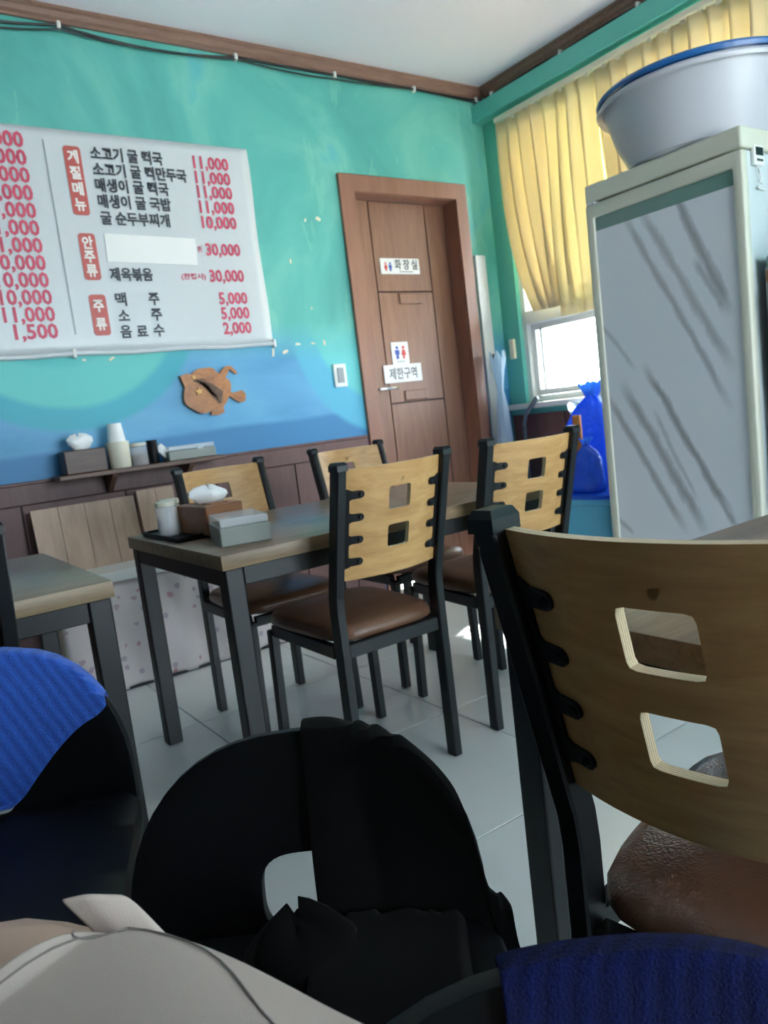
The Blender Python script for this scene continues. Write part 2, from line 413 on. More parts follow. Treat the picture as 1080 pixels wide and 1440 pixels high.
# ================================================================== THE SETTING
# floor: screed with tiles laid on it
fl = struct(boxo('floor', XL, XW, YF, YW, -.08, -.006, M_grout))
T = .63; gx0, gy0 = .845, 1.29
tile_me = None
i0 = math.floor((XL-gx0)/T); i1 = math.ceil((XW-gx0)/T); j0 = math.floor((YF-gy0)/T); j1 = math.ceil((YW-gy0)/T)
def tile_mesh(w, h):
    bm = bmesh.new(); bx(bm, 0, w, 0, h, -.008, 0); bev(bm, .0012, 1)
    bmesh.ops.recalc_face_normals(bm, faces=bm.faces)
    me = bpy.data.meshes.new('tile'); bm.to_mesh(me); bm.free(); me.materials.append(M_tile); return me
tcache = {}
for i in range(i0, i1):
    for j in range(j0, j1):
        x0 = max(gx0+i*T, XL)+.002; x1 = min(gx0+(i+1)*T, XW)-.002; y0 = max(gy0+j*T, YF)+.002; y1 = min(gy0+(j+1)*T, YW)-.002
        if x1-x0 < .02 or y1-y0 < .02: continue
        key = (round(x1-x0, 3), round(y1-y0, 3))
        if key not in tcache: tcache[key] = tile_mesh(*key)
        o = bpy.data.objects.new('tile', tcache[key]); COL.objects.link(o); o.location = (x0, y0, 0); o.parent = fl

struct(boxo('ceiling', XL-.2, XW+.2, YF-.2, YW+.2, ZC, ZC+.1, M_ceiling))

# back wall with the door opening
DX0, DX1, DZ = 2.42, 3.175, 2.225      # clear opening
bm = bmesh.new()
prof = [(XL-.2, -.1), (DX0, -.1), (DX0, DZ), (DX1, DZ), (DX1, -.1), (XW+.2, -.1), (XW+.2, ZC), (XL-.2, ZC)]
prism(bm, prof, lambda a, b, d: (a, d, b), YW, YW+.16)
wb = struct(fin(bm, 'wall_back', M_mural))
# wainscot boards, rail and cap on the back wall
gro = [-2.3, -1.88, -1.44, -1.0, -.56, -.12, .32, .54, .98, 1.42, 1.858, 2.156, 2.335]
boxo('wainscot_backing', XL, 2.335, YW-.004, YW, 0, .9, M_groove, wb)
for a, b in zip(gro, gro[1:]):
    boxo('wainscot_panel', a+.003, b-.003, YW-.012, YW, .0, .806, M_wains, wb, .002, 1)
boxo('wainscot_rail', XL, 2.335, YW-.015, YW, .81, .893, M_wains, wb, .002, 1)
boxo('wainscot_cap', XL, 2.335, YW-.02, YW, .893, .906, M_wains, wb, .003, 2)
# flakes of cream tape left on the mural
for k, (x, z, w, h, a) in enumerate([(1.83, 1.385, .012, .045, .1), (1.90, 1.385, .035, .018, -.3), (1.02, 1.40, .03, .012, -.5), (.90, 1.40, .018, .01, .2), (2.20, 2.06, .03, .02, .5), (2.12, 2.05, .01, .02, .2), (2.07, 1.42, .022, .01, .2), (2.14, 1.42, .012, .03, -.2), (2.0, 1.84, .01, .025, 0), (1.98, 1.42, .03, .012, .1), (2.09, 1.60, .008, .015, 0)]):
    Mx = Matrix.Translation((x, YW, z)) @ Matrix.Rotation(a, 4, 'Y')
    bm = bmesh.new(); prism(bm, [(-w/2, -h/2), (w*.4, -h*.4), (w*.5, h*.3), (w*.05, h*.5), (-w*.45, h*.35)], lambda p, q, d: Mx @ Vector((p, d, q)), -.0015, .001)
    fin(bm, 'tape_flake', M_tape, wb)

# right wall with two windows
W1 = (1.72, 3.36, .97, 2.56); W2 = (.9, 3.3, .2, 2.5)
def wall_with_holes(name, holes, a0, a1, mp, m):
    bm = bmesh.new()
    holes = sorted(holes); x = a0
    for (h0, h1, z0, z1) in holes:
        for (p0, p1, q0, q1) in ((x, h0, -.1, ZC), (h0, h1, -.1, z0), (h0, h1, z1, ZC)): mp(bm, p0, p1, q0, q1)
        x = h1
    mp(bm, x, a1, -.1, ZC)
    return struct(fin(bm, name, m))
wr = wall_with_holes('wall_right', [W1], YF-.2, YW+.16, lambda bm, p0, p1, q0, q1: bx(bm, XW, XW+.2, p0, p1, q0, q1), M_teal)
wl = struct(boxo('wall_left', XL-.2, XL, YF-.2, YW+.2, -.1, ZC, M_whitewall))
wf = wall_with_holes('wall_front', [W2], XL-.2, XW+.2, lambda bm, p0, p1, q0, q1: bx(bm, p0, p1, YF-.2, YF, q0, q1), M_whitewall)
# brown board under the window (wainscot of the right wall)
for a, b in ((2.15, 2.6), (2.6, 3.05), (3.05, 3.48)):
    boxo('wainscot_panel', XW-.012, XW, a+.003, b-.003, 0, .90, M_wains, wr, .002, 1)

# crown moulding
def crown(name, p0, p1, inward, m):
    bm = bmesh.new(); p0 = Vector(p0); p1 = Vector(p1); n = Vector(inward)
    pr = [(0, 0), (.035, 0), (.035, -.012), (.026, -.02), (.022, -.04), (.012, -.05), (.012, -.062), (0, -.062)]
    a = [bm.verts.new(p0 + n*u + Vector((0, 0, w))) for u, w in pr]; b = [bm.verts.new(p1 + n*u + Vector((0, 0, w))) for u, w in pr]
    bm.faces.new(a); bm.faces.new(b[::-1])
    for i in range(len(pr)): bm.faces.new((a[i], b[i], b[(i+1) % len(pr)], a[(i+1) % len(pr)]))
    return struct(fin(bm, name, m))
crown('trim_1', (XL, YW, ZC), (XW, YW, ZC), (0, -1, 0), M_crown)
crown('trim_2', (XW, YF, ZC), (XW, YW-.036, ZC), (-1, 0, 0), M_crown)
# teal boxed soffit above the window
struct(boxo('trim_3', XW-.085, XW, 1.2, YW, 2.665, 2.765, M_teal, None, .006, 2))

# cable slung under the crown moulding, with its white clips
cb = thing('cable', 'black cable slung along the brown ceiling moulding on white clips', 'cable', (0, 0, 0))
clipx = [-1.0, .1, 1.02, 1.835, 2.40, 2.93, 3.40]
bm = bmesh.new(); pts = []
for a, b in zip(clipx, clipx[1:]):
    for k in range(12):
        s = k/12; pts.append((a+(b-a)*s, YW-.018, ZC-.072-.045*(b-a)*4*s*(1-s)*(.9 if b < 2.2 else .15)))
pts.append((clipx[-1], YW-.018, ZC-.07))
tube(bm, pts, .006, 8); fin(bm, 'wire', M_cable, cb, True)
pts2 = [(p[0], p[1]-.006, p[2]-.004-.022*math.sin(p[0]*2.1)**2) for p in pts]
bm = bmesh.new(); tube(bm, pts2, .004, 8); fin(bm, 'wire', M_cable, cb, True)
for x in clipx: boxo('clip', x-.008, x+.008, YW-.03, YW-.001, ZC-.088, ZC-.058, M_white_plastic, cb, .003, 1)
cb2 = thing('cable', 'thin cable clipped along the moulding above the teal window soffit', 'cable', (0, 0, 0))
bm = bmesh.new(); tube(bm, [(XW-.018, 3.44-.1*k, ZC-.07-.004*math.sin(k*1.3)) for k in range(22)], .005, 8); fin(bm, 'wire', M_cable, cb2, True)
for y in (3.38, 2.85, 2.36, 1.9): boxo('clip', XW-.032, XW-.001, y-.008, y+.008, ZC-.088, ZC-.058, M_white_plastic, cb2, .003, 1)

# door
dr = struct(thing('door_1', None, None)); 
CX0, CX1, CZ = 2.342, 3.246, 2.30
bm = bmesh.new()
prism(bm, [(CX0, 0), (DX0+.012, 0), (DX0+.012, DZ-.012), (DX1-.012, DZ-.012), (DX1-.012, 0), (CX1, 0), (CX1, CZ), (CX0, CZ)], lambda a, b, d: (a, d, b), YW-.024, YW)
bev(bm, .004, 1); fin(bm, 'casing', M_casing, dr, 40)
bm = bmesh.new()
prism(bm, [(DX0+.0005, 0), (DX0+.016, 0), (DX0+.016, DZ-.016), (DX1-.016, DZ-.016), (DX1-.016, 0), (DX1-.0005, 0), (DX1-.0005, DZ-.0005), (DX0+.0005, DZ-.0005)], lambda a, b, d: (a, d, b), YW+.0005, YW+.15)
fin(bm, 'jamb', M_casing, dr)
LX0, LX1 = DX0+.018, DX1-.018
boxo('leaf_core', LX0, LX1, YW+.108, YW+.145, .01, DZ-.018, M_groove, dr)
fy0, fy1 = YW+.1, YW+.109
gl, gr_ = 2.60, 3.005
def leafp(name, x0, x1, z0, z1): return boxo(name, x0, x1, fy0, fy1, z0, z1, M_door, dr, .0025, 1)
leafp('door_stile', LX0, gl-.003, .01, DZ-.018); leafp('door_stile', gr_+.003, LX1, .01, DZ-.018)
zs = [.01, 1.06, 1.70, DZ-.018]
for a, b in zip(zs, zs[1:]): leafp('door_panel', gl+.003, gr_-.003, a+.004, b-.004)
for zc, xc in ((1.66, 2.83), (1.10, 2.79)):
    boxo('raised_block', xc-.085, xc+.085, fy0-.010, fy0+.001, zc-.03, zc+.03, M_door, dr, .006, 2)
h = boxo('handle_plate', 2.475, 2.515, fy0-.006, fy0, 1.03, 1.26, M_steel, dr, .004, 2)
bm = bmesh.new(); tube(bm, [(2.495, fy0-.004, 1.15), (2.495, fy0-.05, 1.15), (2.505, fy0-.058, 1.15), (2.62, fy0-.058, 1.15)], .009, 10); fin(bm, 'lever', M_chrome, h, True)

# signs on the door
sg = thing('toilet_sign', 'white toilet sign high on the brown door reading three spaced letters', 'sign', (2.778, fy0, 1.845))
boxo('plate', -.142, .142, -.006, -.0005, -.045, .045, M_paper, sg, .004, 2)
place_text('lettering', '화 장 실', .062, M_blackink, sg, -.04, -.0065, .010, .165, .0012)
def figure(par, cx, z0, h, m, skirt, y=-.0066):
    f = thing('pictogram', None, None); f.parent = par
    del_ = f
    r = h*.13
    bm = bmesh.new()
    prism(bm, [(cx+r*math.cos(2*PI*k/14), z0+h-r+r*math.sin(2*PI*k/14)) for k in range(14)], lambda a, b, d: (a, d, b), y-.001, y+.0005)
    o1 = fin(bm, 'pictogram_head', m, par)
    bm = bmesh.new(); w = h*.16; top = z0+h-2.3*r
    if skirt: pr = [(cx-w*.6, z0), (cx+w*.6, z0), (cx+w*.6, z0+h*.28), (cx+w*1.45, z0+h*.28), (cx+w*.8, top), (cx-w*.8, top), (cx-w*1.45, z0+h*.28), (cx-w*.6, z0+h*.28)]
    else: pr = [(cx-w*.8, z0), (cx+w*.8, z0), (cx+w*.8, z0+h*.36), (cx+w*1.35, z0+h*.36), (cx+w*1.35, top), (cx-w*1.35, top), (cx-w*1.35, z0+h*.36), (cx-w*.8, z0+h*.36)]
    prism(bm, pr, lambda a, b, d: (a, d, b), y-.001, y+.0005); fin(bm, 'pictogram_body', m, par)
    bpy.data.objects.remove(f)
figure(sg, -.105, -.028, .05, M_red, True); figure(sg, -.073, -.028, .05, M_blueink, False)
boxo('caption_line', -.01, .09, -.0068, -.006, -.034, -.028, M_greyline, sg)
sg = thing('restroom_sign', 'small white pictogram sign with blue and red figures on the door', 'sign', (2.705, fy0, 1.335))
boxo('plate', -.062, .062, -.006, -.0005, -.05, .078, M_paper, sg, .004, 2)
figure(sg, -.022, -.02, .075, M_blueink, False); figure(sg, .024, -.02, .075, M_red, True)
boxo('caption_line', -.03, .03, -.0068, -.006, -.038, -.032, M_greyline, sg)
sg = thing('restricted_area_sign', 'white paper strip sign with four black letters below the pictogram sign', 'sign', (2.708, fy0, 1.232))
boxo('plate', -.138, .138, -.009, -.0062, -.052, .052, M_paper, sg, .001, 1)
place_text('lettering', '제한구역', .072, M_blackink, sg, 0, -.0095, 0, .2, .0008, 'CENTER')

# wall switch
sw = thing('light_switch', 'white light switch plate on the mural left of the door', 'switch', (2.209, YW, 1.242))
boxo('plate', -.04, .04, -.012, 0, -.062, .062, M_white_plastic, sw, .005, 2)
boxo('rocker', -.02, .02, -.017, -.011, -.04, .04, M_greyline, sw, .003, 2)

# window 1
def window_frame(par, y0, y1, z0, z1, x0, x1, w, m, name):
    bm = bmesh.new()
    for (a, b, c, d) in ((y0, y0+w, z0, z1), (y1-w, y1, z0, z1), (y0+w, y1-w, z0, z0+w), (y0+w, y1-w, z1-w, z1)): bx(bm, x0, x1, a, b, c, d)
    return fin(bm, name, m, par)
win = struct(thing('window_1', None, None))
y0, y1, z0, z1 = W1
window_frame(win, y0, y1, z0, z1, XW+.03, XW+.15, .035, M_white_paint, 'window_frame')
boxo('transom', XW+.02, XW+.15, y0+.03, y1-.03, 1.44, 1.52, M_white_paint, win, .004, 1)
boxo('mullion', XW+.04, XW+.14, 2.50, 2.55, z0+.03, 1.45, M_white_paint, win, .003, 1)
boxo('mullion', XW+.04, XW+.14, 2.50, 2.55, 1.51, z1-.03, M_white_paint, win, .003, 1)
sash = window_frame(win, 2.552, y1-.036, z0+.036, 1.438, XW+.06, XW+.10, .035, M_white_paint, 'sash')
boxo('pane', XW+.078, XW+.082, 2.58, y1-.07, z0+.07, 1.41, M_glass, sash)
bm = bmesh.new(); bx(bm, XW+.055, XW+.062, 3.243, 3.248, z0+.07, 1.41); fin(bm, 'seal_line', M_cable, sash)
boxo('sash_stile', XW+.07, XW+.10, 3.248, 3.262, z0+.07, 1.41, M_white_paint, sash)
for (a, b, c, d) in ((y0+.035, 2.5, z0+.035, 1.44), (y0+.035, 2.5, 1.52, z1-.035), (2.55, y1-.035, 1.52, z1-.035)):
    boxo('pane', XW+.098, XW+.102, a, b, c, d, M_glass, win)
boxo('window_sill', XW-.06, XW+.16, y0-.05, 3.488, .935, .968, M_white_paint, win, .005, 2)
for n_, nm, (a0, a1, z0, z1) in ((3, 'window_2', W2),):
    w_ = struct(thing(nm, None, None))
    bm = bmesh.new(); q = .05; mid = (a0+a1)/2
    segs = ((a0, a0+q, z0, z1), (a1-q, a1, z0, z1), (a0+q, a1-q, z0, z0+q), (a0+q, a1-q, z1-q, z1), (mid-.03, mid+.03, z0+q, z1-q))
    for (a, b, c, d) in segs:
        if n_ == 2: bx(bm, XW+.05, XW+.12, a, b, c, d)
        else: bx(bm, a, b, YF-.12, YF-.05, c, d)
    fin(bm, 'window_frame', M_white_paint, w_)
    for (a, b) in ((a0+q, mid-.03), (mid+.03, a1-q)):
        if n_ == 2: boxo('pane', XW+.083, XW+.087, a, b, z0+q, z1-q, M_glass, w_)
        else: boxo('pane', a, b, YF-.087, YF-.083, z0+q, z1-q, M_glass, w_)

# outside
struct(boxo('ground', -14, 16, -14, 14, -.35, -.25, M_concrete))
ss = thing('shop_sign', 'yellow outdoor sign glimpsed through the gap in the blind', 'sign', (4.55, 3.35, 2.2))
boxo('board', -.03, .03, -.45, .45, -.15, 1.25, M_yellow_sign, ss, .01, 1)
boxo('sign_post', -.02, .02, -.03, .03, -2.45, -.15, M_greystick, ss)
boxo('red_band', -.034, -.03, -.44, .02, .42, .62, M_red, ss)
boxo('blue_band', -.034, -.03, .03, .44, .62, .72, M_blueink, ss)
me = textmesh('굴', .30, .006, 'CENTER')
for v in me.vertices: a, b, c = v.co; v.co = (-.034-c, .1-a, b+.05)
link('lettering', me, M_blackink, ss)

# vertical blind on the right wall
bl = thing('vertical_blind', 'yellow fabric vertical blind gathered over the window beside the fridge', 'blind', (0, 0, 0))
boxo('head_rail', XW-.07, XW-.03, 1.72, 3.34, 2.612, 2.64, M_cream, bl, .003, 1)
NS = 18
for k in range(NS):
    y = 3.285 - k*.0885
    if k >= 8: y -= .02
    wdt = .105; ang = math.radians(24 + 8*math.sin(k*2.3)); zt = 2.605
    zb = 1.495 if k < 4 else 1.43
    if 4 <= k <= 6: zb = 1.43
    m_ = M_blindlit if k in (4, 5, 6, 7) else M_blind
    sh = max(0, (5-k))/5.0
    gap = .05 if k == 8 else 0
    def fn(u, v, y=y, wdt=wdt, ang=ang, zt=zt, zb=zb, sh=sh, k=k, gap=gap):
        z = zt+(zb-zt)*v
        a = (u-.5)*wdt
        cv = .012*math.sin(u*PI)*(1 if k % 2 else -1)*(.4+v) + .006*math.sin(v*5+k*1.7)
        pull = -.16*sh*v**3.2 + .010*math.sin(v*4+k)
        if k == 8: pull -= .09*v*v
        return (XW-.052+math.sin(ang)*a*.62+cv*.8, y-math.cos(ang)*a+pull, z)
    s_ = sheet('slat', fn, 6, 14, m_, bl, .0012)
    boxo('slat_clip', XW-.056, XW-.048, y-.012, y+.012, 2.595, 2.618, M_cream, s_)

# ================================================================== MENU BANNER
mb = thing('menu_banner', 'large white vinyl menu banner with red prices on the mural wall', 'menu banner', (0, 0, 0))
bx0, bx1, bz0, bz1 = -.62, 1.832, 1.43, 2.374
def mfn(u, v):
    x = bx0+(bx1-bx0)*u; z = bz0+(bz1-bz0)*v
    if u > .999: x += .004*math.sin(v*9)
    if v < .001: z += .006*math.sin(u*14)
    return (x, YW-.0035-.0025*(1-v), z)
sheet('banner_sheet', mfn, 60, 24, M_banner, mb, .001)
bm = bmesh.new(); tube(bm, [(bx0+(bx1-bx0)*k/30, YW-.011, bz0-.004+.003*math.sin(k*1.1)) for k in range(31)], .011, 10); fin(bm, 'bottom_roll', M_banner, mb, True)
ty = YW-.0085
for x in (.86, 1.835): boxo('tack', x-.008, x+.008, YW-.024, YW-.002, bz0-.022, bz0+.018, M_white_plastic, mb, .003, 1)
boxo('divider_line', .879, .884, ty, ty+.002, 1.51, 2.325, M_greyline, mb)
def vbox(x0, x1, z0, z1, txt):
    bm = bmesh.new(); r = .014; pts = []
    for (cx, cz, a0) in ((x1-r, z1-r, 0), (x0+r, z1-r, PI/2), (x0+r, z0+r, PI), (x1-r, z0+r, 1.5*PI)):
        for k in range(5): pts.append((cx+r*math.cos(a0+PI/2*k/4), cz+r*math.sin(a0+PI/2*k/4)))
    prism(bm, pts, lambda a, b, d: (a, d, b), ty, ty+.003)
    pl = fin(bm, 'heading_box', M_redbox, mb)
    n = len(txt); hgt = (z1-z0-.02)/n
    for i, chx in enumerate(txt): place_text('lettering', chx, .058, M_whiteink, pl, (x0+x1)/2, ty-.0006, z1-.01-hgt*(i+.5), .046, .002, 'CENTER')
vbox(.957, 1.028, 2.02, 2.308, '계절메뉴'); vbox(.959, 1.031, 1.743, 1.943, '안주류'); vbox(.961, 1.034, 1.502, 1.680, '주류')
L = [('소고기 굴 떡국', 2.288, .325), ('소고기 굴 떡만두국', 2.220, .43), ('매생이 굴 떡국', 2.153, .333), ('매생이 굴 국밥', 2.084, .333), ('굴 순두부찌개', 2.012, .316), ('제육볶음', 1.768, .195)]
for s, z, w in L: place_text('lettering', s, .062, M_blackink, mb, 1.069, ty, z, w, .0022)
for z, lst in ((1.658, ((1.075, '맥'), (1.227, '주'))), (1.587, ((1.077, '소'), (1.228, '주'))), (1.515, ((1.075, '음'), (1.15, '료'), (1.228, '수')))):
    for x, s in lst: place_text('lettering', s, .062, M_blackink, mb, x, ty, z, .051, .002)
for s, z in (('11,000', 2.284), ('11,000', 2.216), ('11,000', 2.150), ('11,000', 2.080), ('10,000', 2.009), ('30,000', 1.882), ('30,000', 1.758)):
    place_text('lettering', s, .078, M_redink, mb, 1.722, ty, z, .180, .0022, 'RIGHT')
for s, z in (('5,000', 1.651), ('5,000', 1.580), ('2,000', 1.508)):
    place_text('lettering', s, .078, M_redink, mb, 1.724, ty, z, .151, .0022, 'RIGHT')
place_text('lettering', '(한접시)', .03, M_redink, mb, 1.40, ty, 1.758, .122, .0006)
place_text('lettering', '원', .03, M_redink, mb, 1.50, ty, 1.888, .022, .0004)
bm = bmesh.new(); prism(bm, [(1.069, 1.822), (1.49, 1.812), (1.495, 1.935), (1.072, 1.945)], lambda a, b, d: (a, d, b), ty-.002, ty+.002); fin(bm, 'cover_patch', M_paper, mb)
left = ['11,000', '11,000', '11,000', '11,000', '10,000', '11,000', '11,000', '10,000', '10,000', '10,000', '11,000', '1,500']
for i, s in enumerate(left):
    w = .205 if len(s) == 6 else .175
    place_text('lettering', s, .086, M_redink, mb, .803+.0007*i, ty, 2.309-.0714*i, w, .0024, 'RIGHT')

# ================================================================== wooden fish on the wall
fz = thing('wooden_fish', 'carved brown wooden fish plaque hung on the blue mural', 'wall ornament', (1.47, YW, 1.215))
body = []
for k in range(36):
    a = 2*PI*k/36; r1, r2 = .115, .098
    body.append((-.025+r1*math.cos(a)*(1.12 if math.cos(a) < 0 else 1.0) + .004*math.sin(5*a), .012*math.cos(a)+r2*math.sin(a)*(1-.1*math.cos(a)) + .003*math.sin(7*a)))
# pointed head at the upper left
body[15] = (-.150, .055); body[14] = (-.158, .082); body[13] = (-.128, .092)
def fish_piece(name, pts, m, d0, d1, b=.004):
    bm = bmesh.new(); prism(bm, pts, lambda p, q, d: (p, d, q), d0, d1)
    if b: bmesh.ops.recalc_face_normals(bm, faces=bm.faces)
    return fin(bm, name, m, fz)
M_fish = wood('fish_wood', S(190, 124, 66), S(138, 82, 42), (5, 5, 9), .4, .2, rnd=False)
M_fishdark = wood('fish_dark_carving', S(120, 80, 46), S(62, 40, 24), (6, 6, 20), .45, .3, rnd=False)
tail = [(.075, .004), (.100, -.016), (.150, -.006), (.166, -.026), (.160, -.060), (.132, -.066), (.104, -.050), (.078, -.028)]
fin1 = [(.045, .085), (.075, .112), (.10, .118), (.118, .108), (.140, .078), (.128, .074), (.10, .098), (.075, .066), (.07, .04)]
fin2 = [(-.02, -.088), (-.03, -.112), (.012, -.116), (.042, -.104), (.04, -.072)]
fin3 = [(-.10, .09), (-.06, .112), (.0, .115), (.03, .1), (-.02, .085)]
fish_piece('tail_fin', tail, M_fish, -.022, -.010); fish_piece('dorsal_fin', fin1, M_fish, -.02, -.008); fish_piece('belly_fin', fin2, M_fish, -.02, -.008); fish_piece('back_fin', fin3, M_fish, -.021, -.009)
bo = fish_piece('body', body, M_fish, -.030, -.002)
for k in range(5):
    o0 = -.045+.022*k
    strip = [(-.095+.012*k+.0, .070-.004*k-.008), (-.05+.010*k, .064-.018*k), (.0+.006*k, .030-.020*k), (.045-.004*k, -.005-.012*k), (.040-.004*k, -.014-.012*k), (-.008+.006*k, .018-.020*k), (-.058+.010*k, .050-.018*k), (-.096+.012*k, .058-.004*k-.008)]
    fish_piece('carving', strip, M_fishdark, -.0335, -.029)
star = [(-.078+(.022 if k % 2 == 0 else .011)*math.cos(2*PI*k/10+.4), .004+(.022 if k % 2 == 0 else .011)*math.sin(2*PI*k/10+.4)) for k in range(10)]
fish_piece('star', star, MATS['yellow_wood'], -.037, -.029)
fish_piece('eye', [(-.094+.010*math.cos(2*PI*k/10), .072+.010*math.sin(2*PI*k/10)) for k in range(10)], MATS['yellow_wood'], -.036, -.029)

# ================================================================== wall shelf and what stands on it
sf = thing('wall_shelf', 'narrow brown wall shelf on the wainscot under the menu', 'shelf', (1.04, YW, .90))
boxo('board', -.36, .38, -.17, -.021, -.008, .012, M_shelfwood, sf, .003, 1)
for x in (-.13, .22):
    bm = bmesh.new(); prism(bm, [(0, -.008), (-.13, -.008), (-.125, -.02), (-.02, -.085), (0, -.09)], lambda p, q, d: (x+d, -.021+p, q), -.011, .011); fin(bm, 'bracket', M_shelfwood, sf)
ZS = .9125
def tissue_tuft(par, cx, cy, z, w, h, m=M_tissue, seed=1):
    rnd = random.Random(seed)
    bm = bmesh.new(); ph = [rnd.uniform(0, 6) for _ in range(4)]
    prof = [(.45, 0), (.62, .18), (.8, .45), (.78, .7), (.5, .92), (.1, 1.0)]
    rings = []
    n = 20
    for r, q in prof:
        rings.append([bm.verts.new((cx+w/2*r*math.cos(2*PI*k/n)*(1+.28*math.sin(3*2*PI*k/n+ph[0]+q*2)), cy+w/2*.7*r*math.sin(2*PI*k/n)*(1+.25*math.sin(4*2*PI*k/n+ph[1])), z+h*q*(1+.14*math.sin(2*2*PI*k/n+ph[2])))) for k in range(n)])
    for a, b in zip(rings, rings[1:]):
        for k in range(n): bm.faces.new((a[k], a[(k+1) % n], b[(k+1) % n], b[k]))
    bm.faces.new(rings[0][::-1]); bm.faces.new(rings[-1])
    return fin(bm, 'tissue', m, par, 60)
tb = thing('tissue_box', 'dark brown wooden tissue box on the wall shelf', 'tissue box', (.80, 3.405, ZS))
boxo('box', -.085, .085, -.06, .055, 0, .10, M_darkwood, tb, .004, 1)
tissue_tuft(tb, -.005, 0, .098, .12, .065, seed=3)
pc = thing('cup_dispenser', 'cream holder with a stack of white paper cups on the wall shelf', 'cup holder', (.955, 3.405, ZS))
bm = bmesh.new(); lathe(bm, [(0, 0), (.043, 0), (.046, .004), (.050, .115), (.046, .115), (.042, .008), (0, .008)], 28); fin(bm, 'holder', M_cream, pc, 40)
for k in range(3):
    bm = bmesh.new(); z = .07+k*.018; lathe(bm, [(0, z+.09), (.029, z+.09), (.0395, z+.004), (.0405, z), (.0385, z), (.0278, z+.088), (0, z+.088)], 24); fin(bm, 'paper_cup', M_paper, pc, 40)
def jar(name, label, cat, loc, r, h, m_body, m_lid, content):
    t_ = thing(name, label, cat, loc)
    bm = bmesh.new(); lathe(bm, [(0, 0), (r*.95, 0), (r, .004), (r, h*.8), (r*.85, h*.86), (r*.85, h*.9), (0, h*.9)], 24); fin(bm, 'body', m_body, t_, 40)
    if content:
        bm = bmesh.new(); lathe(bm, [(0, .005), (r*.9, .005), (r*.9, h*.5), (0, h*.52)], 24); fin(bm, 'seasoning', content, t_, 40)
    bm = bmesh.new(); lathe(bm, [(r*.9, h*.86), (r*.98, h*.87), (r*.98, h*.98), (r*.9, h), (0, h)], 24); fin(bm, 'lid', m_lid, t_, 40)
    return t_
jar('seasoning_jar', 'glass seasoning jar with dark lid between cups and black bottle on the shelf', 'jar', (1.045, 3.41, ZS), .038, .10, M_glassjar, M_cream, M_spice)
jar('sauce_bottle', 'black sauce bottle standing on the wall shelf', 'bottle', (1.105, 3.40, ZS), .024, .105, M_plastic_black, M_plastic_black, None)
wp = thing('wet_wipe_pack', 'white wrapped wipe leaning beside the black bottle on the shelf', 'wipe pack', (1.16, 3.40, ZS))
bm = bmesh.new(); bx(bm, -.02, .02, -.012, .012, 0, .085, Matrix.Translation((.025, 0, 0)) @ Matrix.Rotation(math.radians(-42), 4, 'Y')); bev(bm, .006, 2)
for v in bm.verts: v.co.z = max(v.co.z+.012, 0.0)
fin(bm, 'wrapper', M_paper, wp, 40)
def lunch_box(name, label, loc, rotz, w, d, hb, hl):
    t_ = thing(name, label, 'cutlery box', loc, rotz)
    boxo('tray', -w/2, w/2, -d/2, d/2, 0, hb, M_greybox, t_, .004, 2)
    boxo('lid', -w/2+.003, w/2-.003, -d/2+.003, d/2-.003, hb, hb+hl, M_clear, t_, .004, 2)
    boxo('catch', w*.1, w*.1+.03, -d/2-.004, -d/2+.003, hb-.008, hb+hl*.6, M_clear, t_, .001, 1)
    return t_
lunch_box('cutlery_box', 'long grey cutlery box with clear lid on the wall shelf', (1.27, 3.395, ZS), 0, .225, .1, .045, .02)

# ================================================================== bench under the shelf
bn = thing('storage_bench', 'low bench wrapped in flower print vinyl against the wainscot', 'bench', (1.06, 3.17, 0))
def bfn(u, v):
    x = -.50+.99*u; z = .005+.45*v
    return (x, -.004-.012*math.sin(u*17+v*4)*math.sin(v*PI)-.006*math.sin(u*41), z)
boxo('body', -.5, .49, 0.016, .30, .0, .457, M_cream, bn, .006, 1)
sheet('vinyl_cover', bfn, 70, 20, M_flower, bn, .002)
boxo('top_board', -.52, .51, -.016, .305, .458, .503, M_white_paint, bn, .005, 2)
boxo('toe_strip', -.5, .49, -.008, .012, 0, .012, M_cable, bn)
ZB = .503
lb = thing('plank_board', 'wide light oak board of upright planks leaning on the bench', 'board', (.56, 3.37, ZB))
for k in range(4):
    bm = bmesh.new(); bx(bm, .108*k, .108*k+.106, 0, .018, 0, .285, Matrix.Rotation(math.radians(-9), 4, 'X')); 
    for v in bm.verts: v.co.z = max(v.co.z, 0)
    fin(bm, 'plank', M_lightplank, lb)
lb = thing('plank_board', 'narrow light oak board beside the wide plank board on the bench', 'board', (1.0, 3.37, ZB))
for k in range(2):
    bm = bmesh.new(); bx(bm, .085*k, .085*k+.083, -.02, 0, 0, .30, Matrix.Rotation(math.radians(-9), 4, 'X'))
    for v in bm.verts: v.co.z = max(v.co.z, 0)
    fin(bm, 'plank', M_lightplank, lb)

